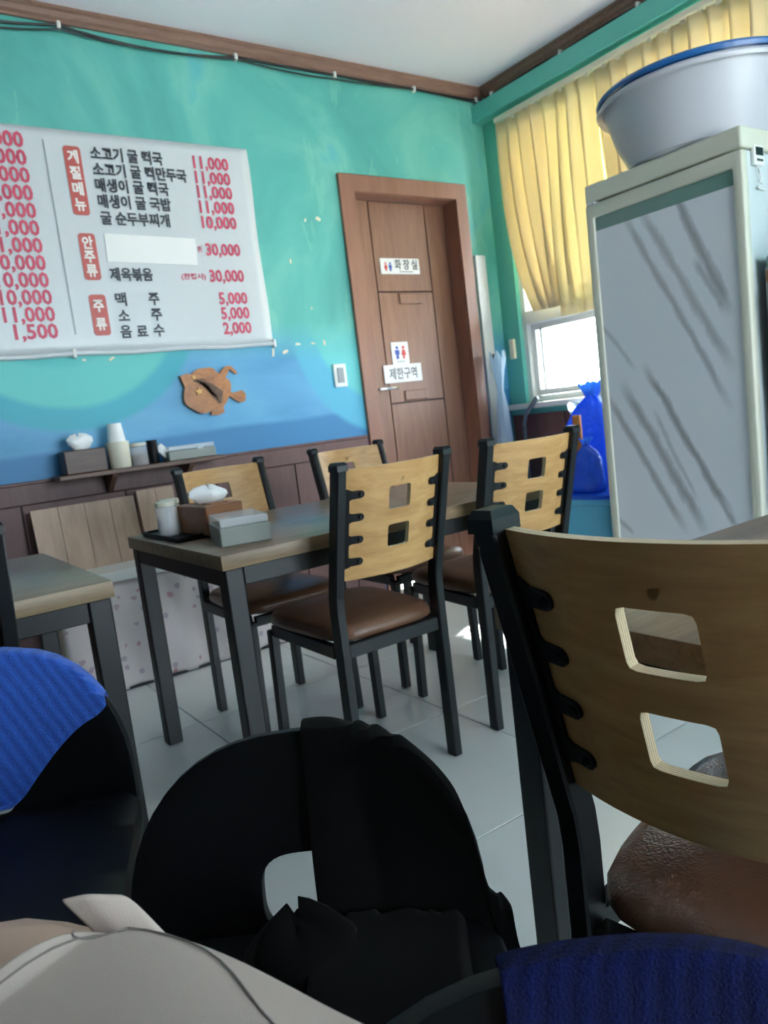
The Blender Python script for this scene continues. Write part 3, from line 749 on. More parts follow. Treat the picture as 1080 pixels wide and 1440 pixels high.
# ================================================================== dining chair (faces +Y, rear legs at y=0)
HW, ZB_, ZT = .165, .53, .885
def lean(z): return -.095*max(0, z-ZB_)/(ZT-ZB_)
def sweep_rect(bm, path, wx, wy):
    rings = []
    for (x, y, z) in path: rings.append([bm.verts.new((x+a*wx/2, y+b*wy/2, z)) for a, b in ((-1, -1), (1, -1), (1, 1), (-1, 1))])
    for a, b in zip(rings, rings[1:]):
        for k in range(4): bm.faces.new((a[k], a[(k+1) % 4], b[(k+1) % 4], b[k]))
    bm.faces.new(rings[0]); bm.faces.new(rings[-1])
def panel_pt(u, z, d):
    # d: 0 rear face .. 1 front face
    th = .015
    y = lean(z) + .004 - .036*(1-min(1, (u/.151))**2) if True else 0
    return (u, y - th/2 + th*d, z)
def make_backrest(parent):
    bm = bmesh.new(); uvl = bm.loops.layers.uv.new('UVMap')
    U = .151; z0, z1 = .592, .881
    hw, hh = .034, .030; holes = (.793, .693); cellu = .05
    cells = ((.743, .843), (.643, .743))
    cache = {}
    def V(u, z, d):
        key = (round(u, 5), round(z, 5), d)
        if key not in cache: cache[key] = bm.verts.new(panel_pt(u, z, d))
        return cache[key]
    def quad(pts, d):
        vs_ = [V(u, z, d) for u, z in pts]
        f = bm.faces.new(vs_ if d == 0 else vs_[::-1]); f.material_index = 0; f.smooth = True
    us_l = [-U, -.134, -.115, -.094, -.072, -cellu]; us_r = [-x for x in us_l[::-1]]
    us_c = [-cellu+cellu*2*k/8 for k in range(9)]
    zs_ = [z0, .643, .743, .843, z1]
    for d in (0, 1):
        for us in (us_l, us_r):
            for a, b in zip(us, us[1:]):
                for c_, e in zip(zs_, zs_[1:]): quad([(a, c_), (b, c_), (b, e), (a, e)], d)
        for a, b in zip(us_c, us_c[1:]):
            quad([(a, z0), (b, z0), (b, .643), (a, .643)], d); quad([(a, .832), (b, .832), (b, z1), (a, z1)], d)
    loops = []
    for hz, (c0, c1) in zip(holes, cells):
        N = 32; outer, inner = [], []
        for k in range(8): outer.append((-cellu+2*cellu*k/8, c0))
        for k in range(8): outer.append((cellu, c0+(c1-c0)*k/8))
        for k in range(8): outer.append((cellu-2*cellu*k/8, c1))
        for k in range(8): outer.append((-cellu, c1-(c1-c0)*k/8))
        for (u, z) in outer:
            a = (u)/cellu; b = (z-(c0+c1)/2)/((c1-c0)/2)
            # rounded rectangle
            n_ = 11.0; r_ = (abs(a)**n_+abs(b)**n_)**(1/n_)
            inner.append((hw*a/r_, hz+hh*b/r_))
        for d in (0, 1):
            for k in range(N): quad([outer[k], outer[(k+1) % N], inner[(k+1) % N], inner[k]], d)
        loops.append(inner)
    border = [(u, z0) for u in us_l+us_c[1:-1]+us_r] + [(U, z) for z in zs_[1:]] + [(u, z1) for u in (us_l+us_c[1:-1]+us_r)[::-1][1:]] + [(-U, z) for z in zs_[::-1][1:-1]]
    for lp in [border]+loops:
        n = len(lp)
        for k in range(n):
            a, b = lp[k], lp[(k+1) % n]
            f = bm.faces.new((V(*a, 0), V(*a, 1), V(*b, 1), V(*b, 0))); f.material_index = 1
            for lo, vv_ in zip(f.loops, (0, 1, 1, 0)): lo[uvl].uv = (k/n, vv_)
    me = bpy.data.meshes.new('backrest'); bmesh.ops.recalc_face_normals(bm, faces=bm.faces); bm.to_mesh(me); bm.free()
    o = link('backrest', me, [M_ply, M_plyedge], parent)
    for p in me.polygons: p.use_smooth = p.material_index == 0
    me.set_sharp_from_angle(angle=math.radians(40))
    return o
def make_chair(label):
    t_ = thing('dining_chair', label, 'chair', (0, 0, 0), 0, 'wooden back dining chairs')
    for s in (-1, 1):
        bm = bmesh.new()
        x = s*HW
        sweep_rect(bm, [(x, 0, 0), (x, 0, ZB_-.02), (x, -.004, ZB_+.02), (x, lean(ZT), ZT)], .027, .040); bev(bm, .003, 1)
        lg = fin(bm, 'rear_leg', M_black, t_, 40)
        bm = bmesh.new(); sweep_rect(bm, [(x, lean(ZT)-.0, ZT-.006), (x, lean(ZT), ZT+.008), ], .030, .043)
        rg = [bm.verts.new((x+a*.011, lean(ZT)+b*.017, ZT+.016)) for a, b in ((-1, -1), (1, -1), (1, 1), (-1, 1))]
        top = [v for v in bm.verts if abs(v.co.z-(ZT+.008)) < 1e-5]
        bmesh.ops.delete(bm, geom=[f for f in bm.faces if all(abs(v.co.z-(ZT+.008)) < 1e-5 for v in f.verts)], context='FACES_ONLY')
        for k in range(4): bm.faces.new((top[k], top[(k+1) % 4], rg[(k+1) % 4], rg[k]))
        bm.faces.new(rg)
        fin(bm, 'end_cap', M_black, lg)
        bm = bmesh.new(); sweep_rect(bm, [(s*.18, .40, 0), (s*.172, .395, .40)], .027, .030); bev(bm, .003, 1); fin(bm, 'front_leg', M_black, t_, 40)
        bm = bmesh.new(); sweep_rect(bm, [(s*.168, .01, .385), (s*.168, .01, .42)], .024, .02)
        bm.free()
        boxo('side_rail', s*.17-.011, s*.17+.011, .02, .382, .383, .418, M_black, t_, .002, 1)
        # bracket with four fingers behind the plywood
        zsf = [.815, .757, .699, .641]
        pts = []
        bm = bmesh.new()
        prof = [(.149, .833)]
        w0 = .139
        for zf in zsf:
            prof += [(w0, zf+.014), (w0-.006, zf+.0105)]
            for k in range(7):
                a = PI/2 + PI*k/6
                prof.append((.113+.010*math.cos(a), zf+.010*math.sin(a)))
            prof += [(w0-.006, zf-.0105), (w0, zf-.014)]
        prof += [(.149, .624)]
        prism(bm, prof, lambda u, z, d: Vector(panel_pt(s*u, z, 0)) + Vector((0, -d, 0)), -.001, .005)
        br = fin(bm, 'bracket', M_black, t_)
        for zf in zsf:
            c = Vector(panel_pt(s*.113, zf, 0)) + Vector((0, -.005, 0))
            bm = bmesh.new(); n = 8
            a_ = [bm.verts.new(c + Vector((.006*math.cos(2*PI*k/n), .0005, .006*math.sin(2*PI*k/n)))) for k in range(n)]
            b_ = [bm.verts.new(c + Vector((.004*math.cos(2*PI*k/n), -.0035, .004*math.sin(2*PI*k/n)))) for k in range(n)]
            for k in range(n): bm.faces.new((a_[k], a_[(k+1) % n], b_[(k+1) % n], b_[k]))
            bm.faces.new(b_); bm.faces.new(a_[::-1]); fin(bm, 'bolt', M_bolt, br)
    boxo('rear_rail', -.15, .15, -.012, .012, .383, .420, M_black, t_, .002, 1)
    boxo('front_rail', -.158, .158, .384, .406, .383, .415, M_black, t_, .002, 1)
    make_backrest(t_)
    # cushion: rounded pad, a little wider at the front, domed
    bm = bmesh.new(); N = 48; rings = []
    for (k, z) in ((.93, .419), (1.0, .428), (1.0, .442), (.965, .456), (.86, .464), (.6, .4705), (.3, .4735)):
        ring = []
        for i in range(N):
            a = 2*PI*i/N; ca, sa = math.cos(a), math.sin(a); n_ = 5.0; r_ = (abs(ca)**n_+abs(sa)**n_)**(-1/n_)
            u, v = ca*r_, sa*r_
            wx = .187+.013*v
            ring.append(bm.verts.new((u*wx*k, .208+v*.212*k, z)))
        rings.append(ring)
    for a, b in zip(rings, rings[1:]):
        for i in range(N): bm.faces.new((a[i], a[(i+1) % N], b[(i+1) % N], b[i]))
    bm.faces.new(rings[0][::-1]); bm.faces.new(rings[-1])
    fin(bm, 'seat', M_vinyl, t_, 60)
    return t_
chC = make_chair('wooden back chair in mid picture, back to the viewer, right of the cutlery box')
chC.location = (1.117, 1.664, 0)
dup(chC, (1.645, 1.68, 0), math.radians(-5), 'wooden back chair with its back to the viewer, in front of the light blue tub')
dup(chC, (1.115, 2.60, 0), PI, 'wooden back chair facing the viewer behind the tissue box end of the middle table')
dup(chC, (1.70, 2.62, 0), PI, 'wooden back chair facing the viewer in front of the brown door')
dup(chC, (.606, .382, 0), math.radians(-81), 'large dark wooden back chair close up at the right edge')
dup(chC, (.01, 1.55, 0), 0, 'chair at the left table, only its black post showing at the left edge')

# ================================================================== tables
def make_table(label, x0, x1, y0, y1, zt=.71):
    cx, cy = (x0+x1)/2, (y0+y1)/2; w, d = x1-x0, y1-y0
    t_ = thing('dining_table', label, 'table', (cx, cy, 0), 0, 'laminate top dining tables')
    bm = bmesh.new(); bx(bm, -w/2, w/2, -d/2, d/2, zt-.038, zt); bev(bm, .0025, 2)
    me_o = fin(bm, 'tabletop', [M_tabletop, M_tabledge], t_, 40)
    for p in me_o.data.polygons: p.material_index = 0 if abs(p.normal.z) > .7 else 1
    q = .05; ins = .008
    for sx_ in (-1, 1):
        for sy_ in (-1, 1):
            X = sx_*(w/2-ins-q/2); Y = sy_*(d/2-ins-q/2)
            boxo('leg', X-q/2, X+q/2, Y-q/2, Y+q/2, 0, zt-.0385, M_black, t_, .004, 2)
    for s in (-1, 1):
        boxo('apron', -w/2+ins+q+.0005, w/2-ins-q-.0005, s*(d/2-ins-.02)-.018, s*(d/2-ins-.02)+.018, zt-.085, zt-.0385, M_black, t_, .002, 1)
        boxo('apron', s*(w/2-ins-.02)-.018, s*(w/2-ins-.02)+.018, -d/2+ins+q+.0005, d/2-ins-q-.0005, zt-.085, zt-.0385, M_black, t_, .002, 1)
    # dark knot marks on the edge band
    for (u, s) in ((.22, -1), (.34, -1)):
        X = -w/2 + w*u
    return t_
make_table('middle dining table with wood laminate top, tissue box and cutlery box on it', .684, 1.90, 1.726, 2.50)
make_table('empty dining table at the left edge with wood laminate top', -.80, .425, 1.726, 2.50)
make_table('dining table at the right edge behind the large close chair', .72, 1.94, .03, .805)

# things on the middle table
ZT_ = .7105
tr = thing('serving_tray', 'black tray under the wooden tissue box on the middle table', 'tray', (.815, 2.27, ZT_))
bm = bmesh.new(); bx(bm, -.105, .105, -.17, .15, 0, .008); bev(bm, .003, 1); fin(bm, 'base', M_plastic_black, tr, 40)
for (a, b, c, d) in ((-.105, -.1, -.17, .15), (.1, .105, -.17, .15), (-.1, .1, -.17, -.165), (-.1, .1, .145, .15)): boxo('rim', a, b, c, d, .008, .015, M_plastic_black, tr)
tb = thing('tissue_box', 'orange brown wooden tissue box with white tissue on the middle table', 'tissue box', (.845, 2.18, ZT_+.0085), math.radians(4))
boxo('box', -.06, .06, -.115, .085, 0, .085, M_boxwood, tb, .003, 1)
boxo('slot_plate', -.03, .03, -.085, .06, .085, .088, M_boxwood, tb, .001, 1)
tissue_tuft(tb, .0, -.02, .086, .135, .05, seed=9)
jar('salt_jar', 'cream lidded condiment cup on the tray behind the tissue box, nearer one', 'jar', (.742, 2.25, ZT_+.0085), .031, .105, M_glassjar, M_cream, M_paper)
jar('pepper_jar', 'cream lidded condiment cup on the tray behind the tissue box, farther one', 'jar', (.778, 2.318, ZT_+.0085), .031, .105, M_glassjar, M_cream, M_spice)
lunch_box('cutlery_box', 'grey cutlery box with clear lid at the near end of the middle table', (.83, 1.93, ZT_), math.radians(76), .20, .135, .05, .022)

# ================================================================== fridge, tub, steel unit
fr = thing('fridge', 'tall enamel fridge with white marble film on its door', 'fridge', (0, 0, 0))
FX, FY0, FY1, FZ = 2.70, 1.487, 2.177, 1.85
boxo('cabinet', FX+.052, 3.30, FY0+.012, FY1-.004, .08, FZ-.075, M_fridgeside, fr, .008, 2)
boxo('top_cap', FX+.004, 3.305, FY0, FY1, FZ-.074, FZ, M_fridge, fr, .008, 2)
boxo('gasket', FX+.04, FX+.0515, FY0+.02, FY1-.02, .13, FZ-.085, M_seal, fr)
bm = bmesh.new(); fw = .052; dz0, dz1 = .12, FZ-.082; fr_w = .038
for (a, b, c, d) in ((FY0, FY0+fr_w, dz0, dz1), (FY1-fr_w, FY1, dz0, dz1)): bx(bm, FX, FX+.04, a, b, c, d)
df = None
door_f = thing('x', None, None); bpy.data.objects.remove(door_f)
bm.free()
bm = bmesh.new()
a = [(FY0, dz0), (FY1, dz0), (FY1, dz1), (FY0, dz1)]; b = [(FY0+fr_w, dz0+.06), (FY1-fr_w, dz0+.06), (FY1-fr_w, dz1-.055), (FY0+fr_w, dz1-.055)]
def frame_mesh(outer, inner, x0, x1):
    bm = bmesh.new(); R = []
    for x in (x0, x1):
        R.append([bm.verts.new((x, p, q)) for p, q in outer]); R.append([bm.verts.new((x, p, q)) for p, q in inner])
    for k in range(4):
        j = (k+1) % 4
        bm.faces.new((R[0][k], R[0][j], R[1][j], R[1][k])); bm.faces.new((R[2][k], R[3][k], R[3][j], R[2][j]))
        bm.faces.new((R[0][k], R[2][k], R[2][j], R[0][j])); bm.faces.new((R[1][k], R[1][j], R[3][j], R[3][k]))
    return bm
bm.free(); bm = frame_mesh(a, b, FX, FX+.039)
bmesh.ops.recalc_face_normals(bm, faces=bm.faces); bev(bm, .006, 2)
fdoor = fin(bm, 'door', M_fridge, fr, 40)
ip0, ip1 = FY0+fr_w, FY1-fr_w
boxo('glass_strip', FX+.012, FX+.03, ip0, ip1, dz1-.055-.055, dz1-.055, M_stripglass, fdoor)
boxo('marble_panel', FX+.009, FX+.03, ip0, ip1, dz0+.06, dz1-.1105, M_marble, fdoor)
boxo('hinge', FX-.002, FX+.03, FY1-.05, FY1-.01, dz1, dz1+.009, M_white_plastic, fr)
for (x, y) in ((FX+.1, FY0+.06), (FX+.1, FY1-.06), (3.24, FY0+.06), (3.24, FY1-.06)):
    bm = bmesh.new(); lathe(bm, [(0, 0), (.022, 0), (.022, .01), (.012, .014), (.012, .082), (0, .082)], 14, (x, y, 0)); fin(bm, 'foot', M_seal, fr, 40)
th = thing('fridge_thermometer', 'small white digital thermometer stuck on the fridge side', 'thermometer', (2.81, FY0+.0112, 1.755))
boxo('case', -.032, .032, -.016, 0, -.035, .035, M_white_plastic, th, .005, 2)
boxo('display', -.024, .024, -.0175, -.0155, -.002, .026, M_lcd, th)
for k in range(3): boxo('button', -.018+k*.014, -.010+k*.014, -.0185, -.0155, -.022, -.014, M_lcd, th)
bm = bmesh.new(); tube(bm, [(.0, -.008, -.034), (-.004, -.012, -.055), (.012, -.014, -.075), (-.012, -.012, -.09), (.016, -.014, -.10), (-.018, -.01, -.112), (.03, -.012, -.118)], .004, 8); fin(bm, 'probe_wire', M_white_plastic, th, True)
boxo('tape', -.045, -.012, -.004, -.0005, .03, .055, M_paper, th)

def tub(name, label, m, m_rim, r0, r1, h, loc, wall=.006, lip=.016):
    t_ = thing(name, label, 'basin', loc)
    bm = bmesh.new(); lathe(bm, [(0, 0), (r0*.9, 0), (r0, .012), (r0+(r1-r0)*.5, h*.45), (r1-.008, h-.008), (r1-.008-wall, h-.008), (r0+(r1-r0)*.5-wall, h*.45), (r0-wall, .018), (0, .012)], 64); fin(bm, 'bowl', m, t_, 40)
    bm = bmesh.new(); n = 64; rings = []
    for (dr, dz) in ((-.006, -.008), (lip, -.02), (lip+.004, -.006), (lip-.004, .004), (-.004, .004)):
        rings.append([bm.verts.new(((r1+dr)*math.cos(2*PI*k/n), (r1+dr)*math.sin(2*PI*k/n), h+dz)) for k in range(n)])
    for i in range(5):
        a_, b_ = rings[i], rings[(i+1) % 5]
        for k in range(n): bm.faces.new((a_[k], a_[(k+1) % n], b_[(k+1) % n], b_[k]))
    fin(bm, 'rim', m_rim, t_, 40)
    return t_
tub('grey_basin', 'big pale grey plastic basin on top of the fridge', M_greytub, M_greytub, .27, .368, .25, (2.955, 1.79, FZ))
tub('blue_basin', 'blue plastic basin nested inside the grey one on the fridge', M_bluetub, M_bluetub, .25, .366, .262, (2.955, 1.79, FZ+.019))

su = thing('steel_cabinet', 'stainless steel kitchen cabinet at the right edge beside the fridge', 'cabinet', (0, 0, 0))
boxo('body', 2.79, 3.38, .72, 1.47, .1, 1.40, M_steel, su, .006, 2)
for y in (.725, 1.10): boxo('door', 2.768, 2.789, y, y+.365, .14, 1.36, M_steel, su, .006, 2)
for y in (1.05, 1.14, 1.40):
    bm = bmesh.new(); tube(bm, [(2.768, y, .5), (2.742, y, .5), (2.742, y, 1.27), (2.768, y, 1.27)], .011, 12); fin(bm, 'handle', M_chrome, su, True)
boxo('brown_tape', 2.764, 2.7675, 1.13, 1.46, 1.305, 1.345, M_cardboard, su)
for (x, y) in ((2.84, .78), (2.84, 1.41), (3.33, .78), (3.33, 1.41)): boxo('foot', x-.02, x+.02, y-.02, y+.02, 0, .1, M_seal, su)
lbp = thing('blue_label', 'light blue paper label on the edge of the steel cabinet', 'label', (2.772, 1.28, 1.402))
boxo('sheet', -.012, .05, -.16, .165, 0, .002, M_label_blue, lbp); boxo('front_flap', -.0135, -.0115, -.16, .165, -.055, .002, M_label_blue, lbp)

# ================================================================== corner clutter by the window
wbd = boxo('foam_board', 3.268, 3.352, YW-.02, YW-.001, .0, 1.89, M_white_paint, None, .003, 1)
tag(wbd, 'tall narrow white board standing right of the brown door', 'board')
def bagf(name, label, cat, c, rx, ry, h, m, seed, top=.18, twist=None):
    t_ = thing(name, label, cat, c)
    rnd = random.Random(seed); bm = bmesh.new(); n = 32; ph = [rnd.uniform(0, 6) for _ in range(6)]; rings = []
    P_ = [(.75, 0), (.95, .04), (1.0, .2), (.98, .4), (.88, .6), (.62, .75), (.32, .83), (top, .87), (top*1.6, .94), (top*2.3, 1.0)]
    for r, q in P_:
        ring = []
        for k in range(n):
            a = 2*PI*k/n; rr_ = r*(1+.07*math.sin(5*a+ph[0]+q*4)+.06*math.sin(8*a+ph[1]-q*7)+.05*math.sin(3*a+ph[2]+q*5))
            ring.append(bm.verts.new((rx*rr_*math.cos(a), ry*rr_*math.sin(a), h*q*(1+(.02*math.sin(6*a+ph[3]) if q > .1 else 0)))))
        rings.append(ring)
    for a, b in zip(rings, rings[1:]):
        for k in range(n): bm.faces.new((a[k], a[(k+1) % n], b[(k+1) % n], b[k]))
    bm.faces.new(rings[0][::-1])
    fin(bm, 'bag_body', m, t_, 60)
    return t_
bt = thing('storage_tub', 'light blue plastic tub on the floor left of the fridge', 'tub', (3.02, 2.55, 0))
bm = bmesh.new()
R = []
def rrect(w, d, z, n_=6.0, N=40): 
    out = []
    for i in range(N):
        a = 2*PI*i/N; ca, sa = math.cos(a), math.sin(a); r_ = (abs(ca)**n_+abs(sa)**n_)**(-1/n_); out.append((ca*r_*w, sa*r_*d, z))
    return out
for (w, d, z) in ((.19, .25, 0), (.22, .28, .46), (.235, .295, .465), (.235, .295, .49), (.212, .272, .49), (.18, .24, .02)):
    R.append([bm.verts.new(p) for p in rrect(w, d, z)])
for a, b in zip(R, R[1:]):
    for k in range(40): bm.faces.new((a[k], a[(k+1) % 40], b[(k+1) % 40], b[k]))
bm.faces.new(R[0]); bm.faces.new(R[-1]); fin(bm, 'body', M_bin, bt, 40)
bm = bmesh.new(); R = [[bm.verts.new(p) for p in rrect(w, d, z)] for (w, d, z) in ((.24, .30, .4905), (.24, .30, .51), (.2, .26, .517))]
for a, b in zip(R, R[1:]):
    for k in range(40): bm.faces.new((a[k], a[(k+1) % 40], b[(k+1) % 40], b[k]))
bm.faces.new(R[0]); bm.faces.new(R[-1]); fin(bm, 'lid', M_bagblue, bt, 40)
bg_ = bagf('plastic_bag', 'full blue plastic bag tied at the top on the light blue tub', 'bag', (3.08, 2.54, .5175), .135, .17, .52, M_bagblue, 5)
bagf('plastic_bag', 'small dark blue bag sitting in front of the tied blue bag', 'bag', (2.862, 2.42, .5175), .06, .09, .26, M_bagblue, 8)
bagf('plastic_wrap_bundle', 'bundle of clear plastic wrap piled between window sill and blue bag', 'bag', (3.352, 2.86, .0), .07, .11, .93, M_bagclear, 11, .3)
sh_ = thing('brush_handle', 'short orange wooden handle sticking up from the dark blue bag', 'brush', (2.86, 2.46, .70), .3)
boxo('handle', -.012, .012, -.02, .02, .0, .19, M_orange, sh_, .006, 2)
boxo('ferrule', -.014, .014, -.022, .022, -.03, .0, M_greystick, sh_, .002, 1)
cbd = boxo('cardboard_sheet', 2.80, 2.815, 2.185, 2.243, .0, .78, M_cardboard); tag(cbd, 'brown cardboard sheet standing against the left side of the fridge', 'cardboard')
wdl = boxo('wood_strip', 2.745, 2.765, 2.18, 2.21, .80, 1.20, M_cream, None, .003, 1); tag(wdl, 'pale wooden strip fixed to the left side of the fridge', 'wood strip')
bm = bmesh.new(); bx(bm, -.009, .009, -.006, .006, 0, 1.30, Matrix.Translation((3.40, 3.36, 0)) @ Matrix.Rotation(math.radians(-3.5), 4, 'Y') @ Matrix.Rotation(math.radians(-4.5), 4, 'X'))
tag(fin(bm, 'metal_strip', M_greystick), 'grey metal strip leaning in the corner beside the window', 'strip')
bagf('umbrella_bag', 'crumpled clear and blue plastic sleeve standing beside the white board', 'plastic bag', (3.27, 3.38, 0), .055, .05, 1.28, M_bagclear, 21, .4)
bm = bmesh.new(); tube(bm, [(3.36, 3.30, 0), (3.36, 3.30, .84), (3.365, 3.285, .90), (3.39, 3.22, .985), (3.395, 3.20, .995)], .012, 10)
tag(fin(bm, 'walking_cane', M_greystick, None, True), 'grey cane with bent top hooked by the window sill', 'cane')
wbk = boxo('wood_block', XW-.025, XW-.001, 3.40, 3.44, 1.25, 1.37, M_tape, None, .004, 1); tag(wbk, 'small cream block fixed to the teal wall left of the window', 'block')

# ================================================================== black moulded chairs
def back_pt(u, v, d=0.0):
    """u across, v up from the seat; curved shell leaning back (local: faces -y)"""
    z = .43+v
    y = .20 + .22*v - .30*u*u*(1+.3*v*4) + d
    return (u, y, z)
BW, BH = .232, .235
def arch(u):  # top height of the back above the seat
    q = min(1, abs(u)/BW); return BH*(1-q**2.6)**(1/2.3)
def make_black_chair(label):
    t_ = thing('black_plastic_chair', label, 'chair', (0, 0, 0), 0, 'black moulded chairs')
    N = 48; outer = []; inner = []
    base_v = -.02
    for k in range(N):
        a = -PI/2 + 2*PI*k/N; ca, sa = math.cos(a), math.sin(a)
        # outer arch outline
        if sa >= 0:
            x = BW*math.copysign(abs(ca)**(2/2.5), ca); y = BH*abs(sa)**(2/2.5)
        else:
            m_ = max(abs(ca), abs(sa)); x = BW*ca/m_ if abs(ca) < abs(sa) else BW*math.copysign(1, ca); y = base_v*abs(sa)/m_
        outer.append((x, y))
        n_ = 3.2; r_ = (abs(ca)**n_+abs(sa)**n_)**(-1/n_)
        inner.append((.060*ca*r_, .037+.048*sa*r_))
    bm = bmesh.new(); R = []
    for s in (0, .12, .35, .6, .82, 1.0):
        R.append([bm.verts.new(back_pt(i_[0]+(o_[0]-i_[0])*s, i_[1]+(o_[1]-i_[1])*s)) for i_, o_ in zip(inner, outer)])
    for a, b in zip(R, R[1:]):
        for k in range(N): bm.faces.new((a[k], a[(k+1) % N], b[(k+1) % N], b[k]))
    o = fin(bm, 'backrest', M_plastic_black, t_, True)
    m_ = o.modifiers.new('thickness', 'SOLIDIFY'); m_.thickness = .022; m_.offset = 0
    m_ = o.modifiers.new('rounded_edge', 'BEVEL'); m_.width = .008; m_.segments = 3; m_.limit_method = 'ANGLE'; m_.angle_limit = math.radians(50)
    bm = bmesh.new(); R = []
    for (k_, z) in ((.96, .405), (1.0, .412), (1.0, .424), (.97, .432), (.8, .430), (.4, .424)):
        R.append([bm.verts.new((p[0]*k_, p[1]*k_-.02, z)) for p in rrect(.246, .205, 0, 7, 48)])
    for a, b in zip(R, R[1:]):
        for k in range(48): bm.faces.new((a[k], a[(k+1) % 48], b[(k+1) % 48], b[k]))
    bm.faces.new(R[0]); bm.faces.new(R[-1]); fin(bm, 'seat', M_plastic_black, t_, 50)
    for sx_ in (-1, 1):
        for sy_ in (-1, 1):
            bm = bmesh.new(); tube(bm, [(sx_*.16, -.02+sy_*.14, .406), (sx_*.225, -.02+sy_*.215, 0)], [.02, .012], 12); fin(bm, 'leg', M_leg_black, t_, True)
    return t_
RZ = math.atan2(-.36, .255) + PI/2   # direction of the back line
fx, fy = -.58, -.815                 # the chairs face the viewer
rz = math.atan2(fy, fx) + PI/2
bc = make_black_chair('black moulded chair in the middle foreground with black cloth over its round back')
def at_back(cx, cy):  # place so that the middle of the back sits at (cx, cy)
    return (cx + fx*.23, cy + fy*.23, 0)
bc.location = at_back(.378, .815); bc.rotation_euler = (0, 0, rz)
bc.scale = (.93, 1, .94)
rz2 = rz + math.radians(14)
bl2 = dup(bc, (.077-.36*.23, 1.385-.93*.23, 0), rz2, 'black moulded chair at the left edge with a bright blue towel over its back')
bl2.scale = (1.07, 1, 1.03)
bc3 = dup(bc, at_back(.312, .285), rz, 'black moulded chair close to the viewer at the bottom edge under the navy towel'); bc3.scale = (1, 1, .975)

def local_to_world(ch, p):
    return Matrix.Translation(ch.location) @ Matrix.Rotation(ch.rotation_euler[2], 4, 'Z') @ Vector(p)
# black cloth over the right half of the middle chair's back
def drape(name, label, cat, ch, u0, u1, m, front, back, nu=36, nv=60, seed=0, fold=.008, off=.016, slope=0.0, edge=None):
    rnd = random.Random(seed); ph = [rnd.uniform(0, 6) for _ in range(6)]
    def fn(s, t):
        u = u0+(u1-u0)*s
        top = arch(u) if abs(u) < BW*.985 else .0
        top = max(top, .02)
        Lf = front(s); Lb = back(s)
        tot = Lf+Lb; q = t*tot   # from front hem to rear hem
        rad = off
        fo = fold*(math.sin(s*6.5+ph[0]+t*3.0)*.7 + math.sin(s*13+ph[1]+t*2)*.3)
        uu = u if abs(u) < BW else math.copysign(BW, u)
        if q < Lf:
            h = Lf-q; v = top - h
            k = min(1, h/.12)*max(0, min(1, (v+.02)/.08))
            p = Vector(back_pt(uu, max(v, -.02), -rad - abs(fo)*k ))
            if v < -.005:
                e_ = -v-.005; lay = min(e_, .34) if abs(u) < .2 else 0
                p.y -= lay; p.z = (.449+.004*math.sin(e_*25+s*5)) if abs(u) < .2 else .43+v
                if abs(u) >= .2: p.x += math.copysign(e_*.35, u)
        else:
            h = q-Lf; v = top-h; k = min(1, h/.12)
            p = Vector(back_pt(uu, max(v, -.02), rad + abs(fo)*k))
            if v < -.02: p.z = .43+v
        d = abs(q-Lf)
        if d < .03: p.z += rad*math.sqrt(max(0, 1-(d/.03)**2))*1.0
        over = max(0, abs(u)-BW)
        p.x += math.copysign(over*.55, u); p.z -= over*.6
        return tuple(p)
    o = sheet(name, fn, nu, nv, m, None, .0025, 1)
    o.location = ch.location; o.rotation_euler = ch.rotation_euler; o.scale = ch.scale
    return tag(o, label, cat)
drape('black_cloth', 'black cloth draped over the right half of the middle black chair back', 'cloth', bc, .012, .285, M_blackcloth,
      lambda s: .46+.05*s+.03*math.sin(s*9), lambda s: .22+.10*s, seed=2, fold=.012)
# small crumpled end of cloth on the seat, in front of the hole
bcl = bpy.data.objects['black_cloth']
bm = bmesh.new(); n = 26; rings = []
for (r, q) in ((1.0, 0), (1.02, .12), (.9, .4), (.66, .68), (.35, .9), (.12, 1.0)):
    rings.append([bm.verts.new((-.005+.068*r*math.cos(2*PI*k/n)*(1+.14*math.sin(3*2*PI*k/n+q*3)), .125+.05*r*math.sin(2*PI*k/n)*(1+.16*math.sin(4*2*PI*k/n+1)), .432+.062*q*(1+.25*math.sin(2*2*PI*k/n+.6)+.1*math.sin(5*2*PI*k/n)))) for k in range(n)])
for a, b in zip(rings, rings[1:]):
    for k in range(n): bm.faces.new((a[k], a[(k+1) % n], b[(k+1) % n], b[k]))
bm.faces.new(rings[0][::-1]); bm.faces.new(rings[-1])
fin(bm, 'crumpled_end', M_blackcloth, bcl, 60)
# left chair: blue towel hanging with one corner
drape('blue_towel', 'bright blue ribbed towel hung over the left black chair back', 'towel', bl2, -.30, .205, M_towel,
      lambda s: .70*(1-s)**.95+.012, lambda s: .20*(1-s)+.02, seed=5, fold=.006)
drape('navy_towel', 'navy blue terry towel draped over the close chair at the lower right', 'towel', bc3, -.062, .30, M_navy,
      lambda s: .30, lambda s: .26, seed=6, fold=.006)

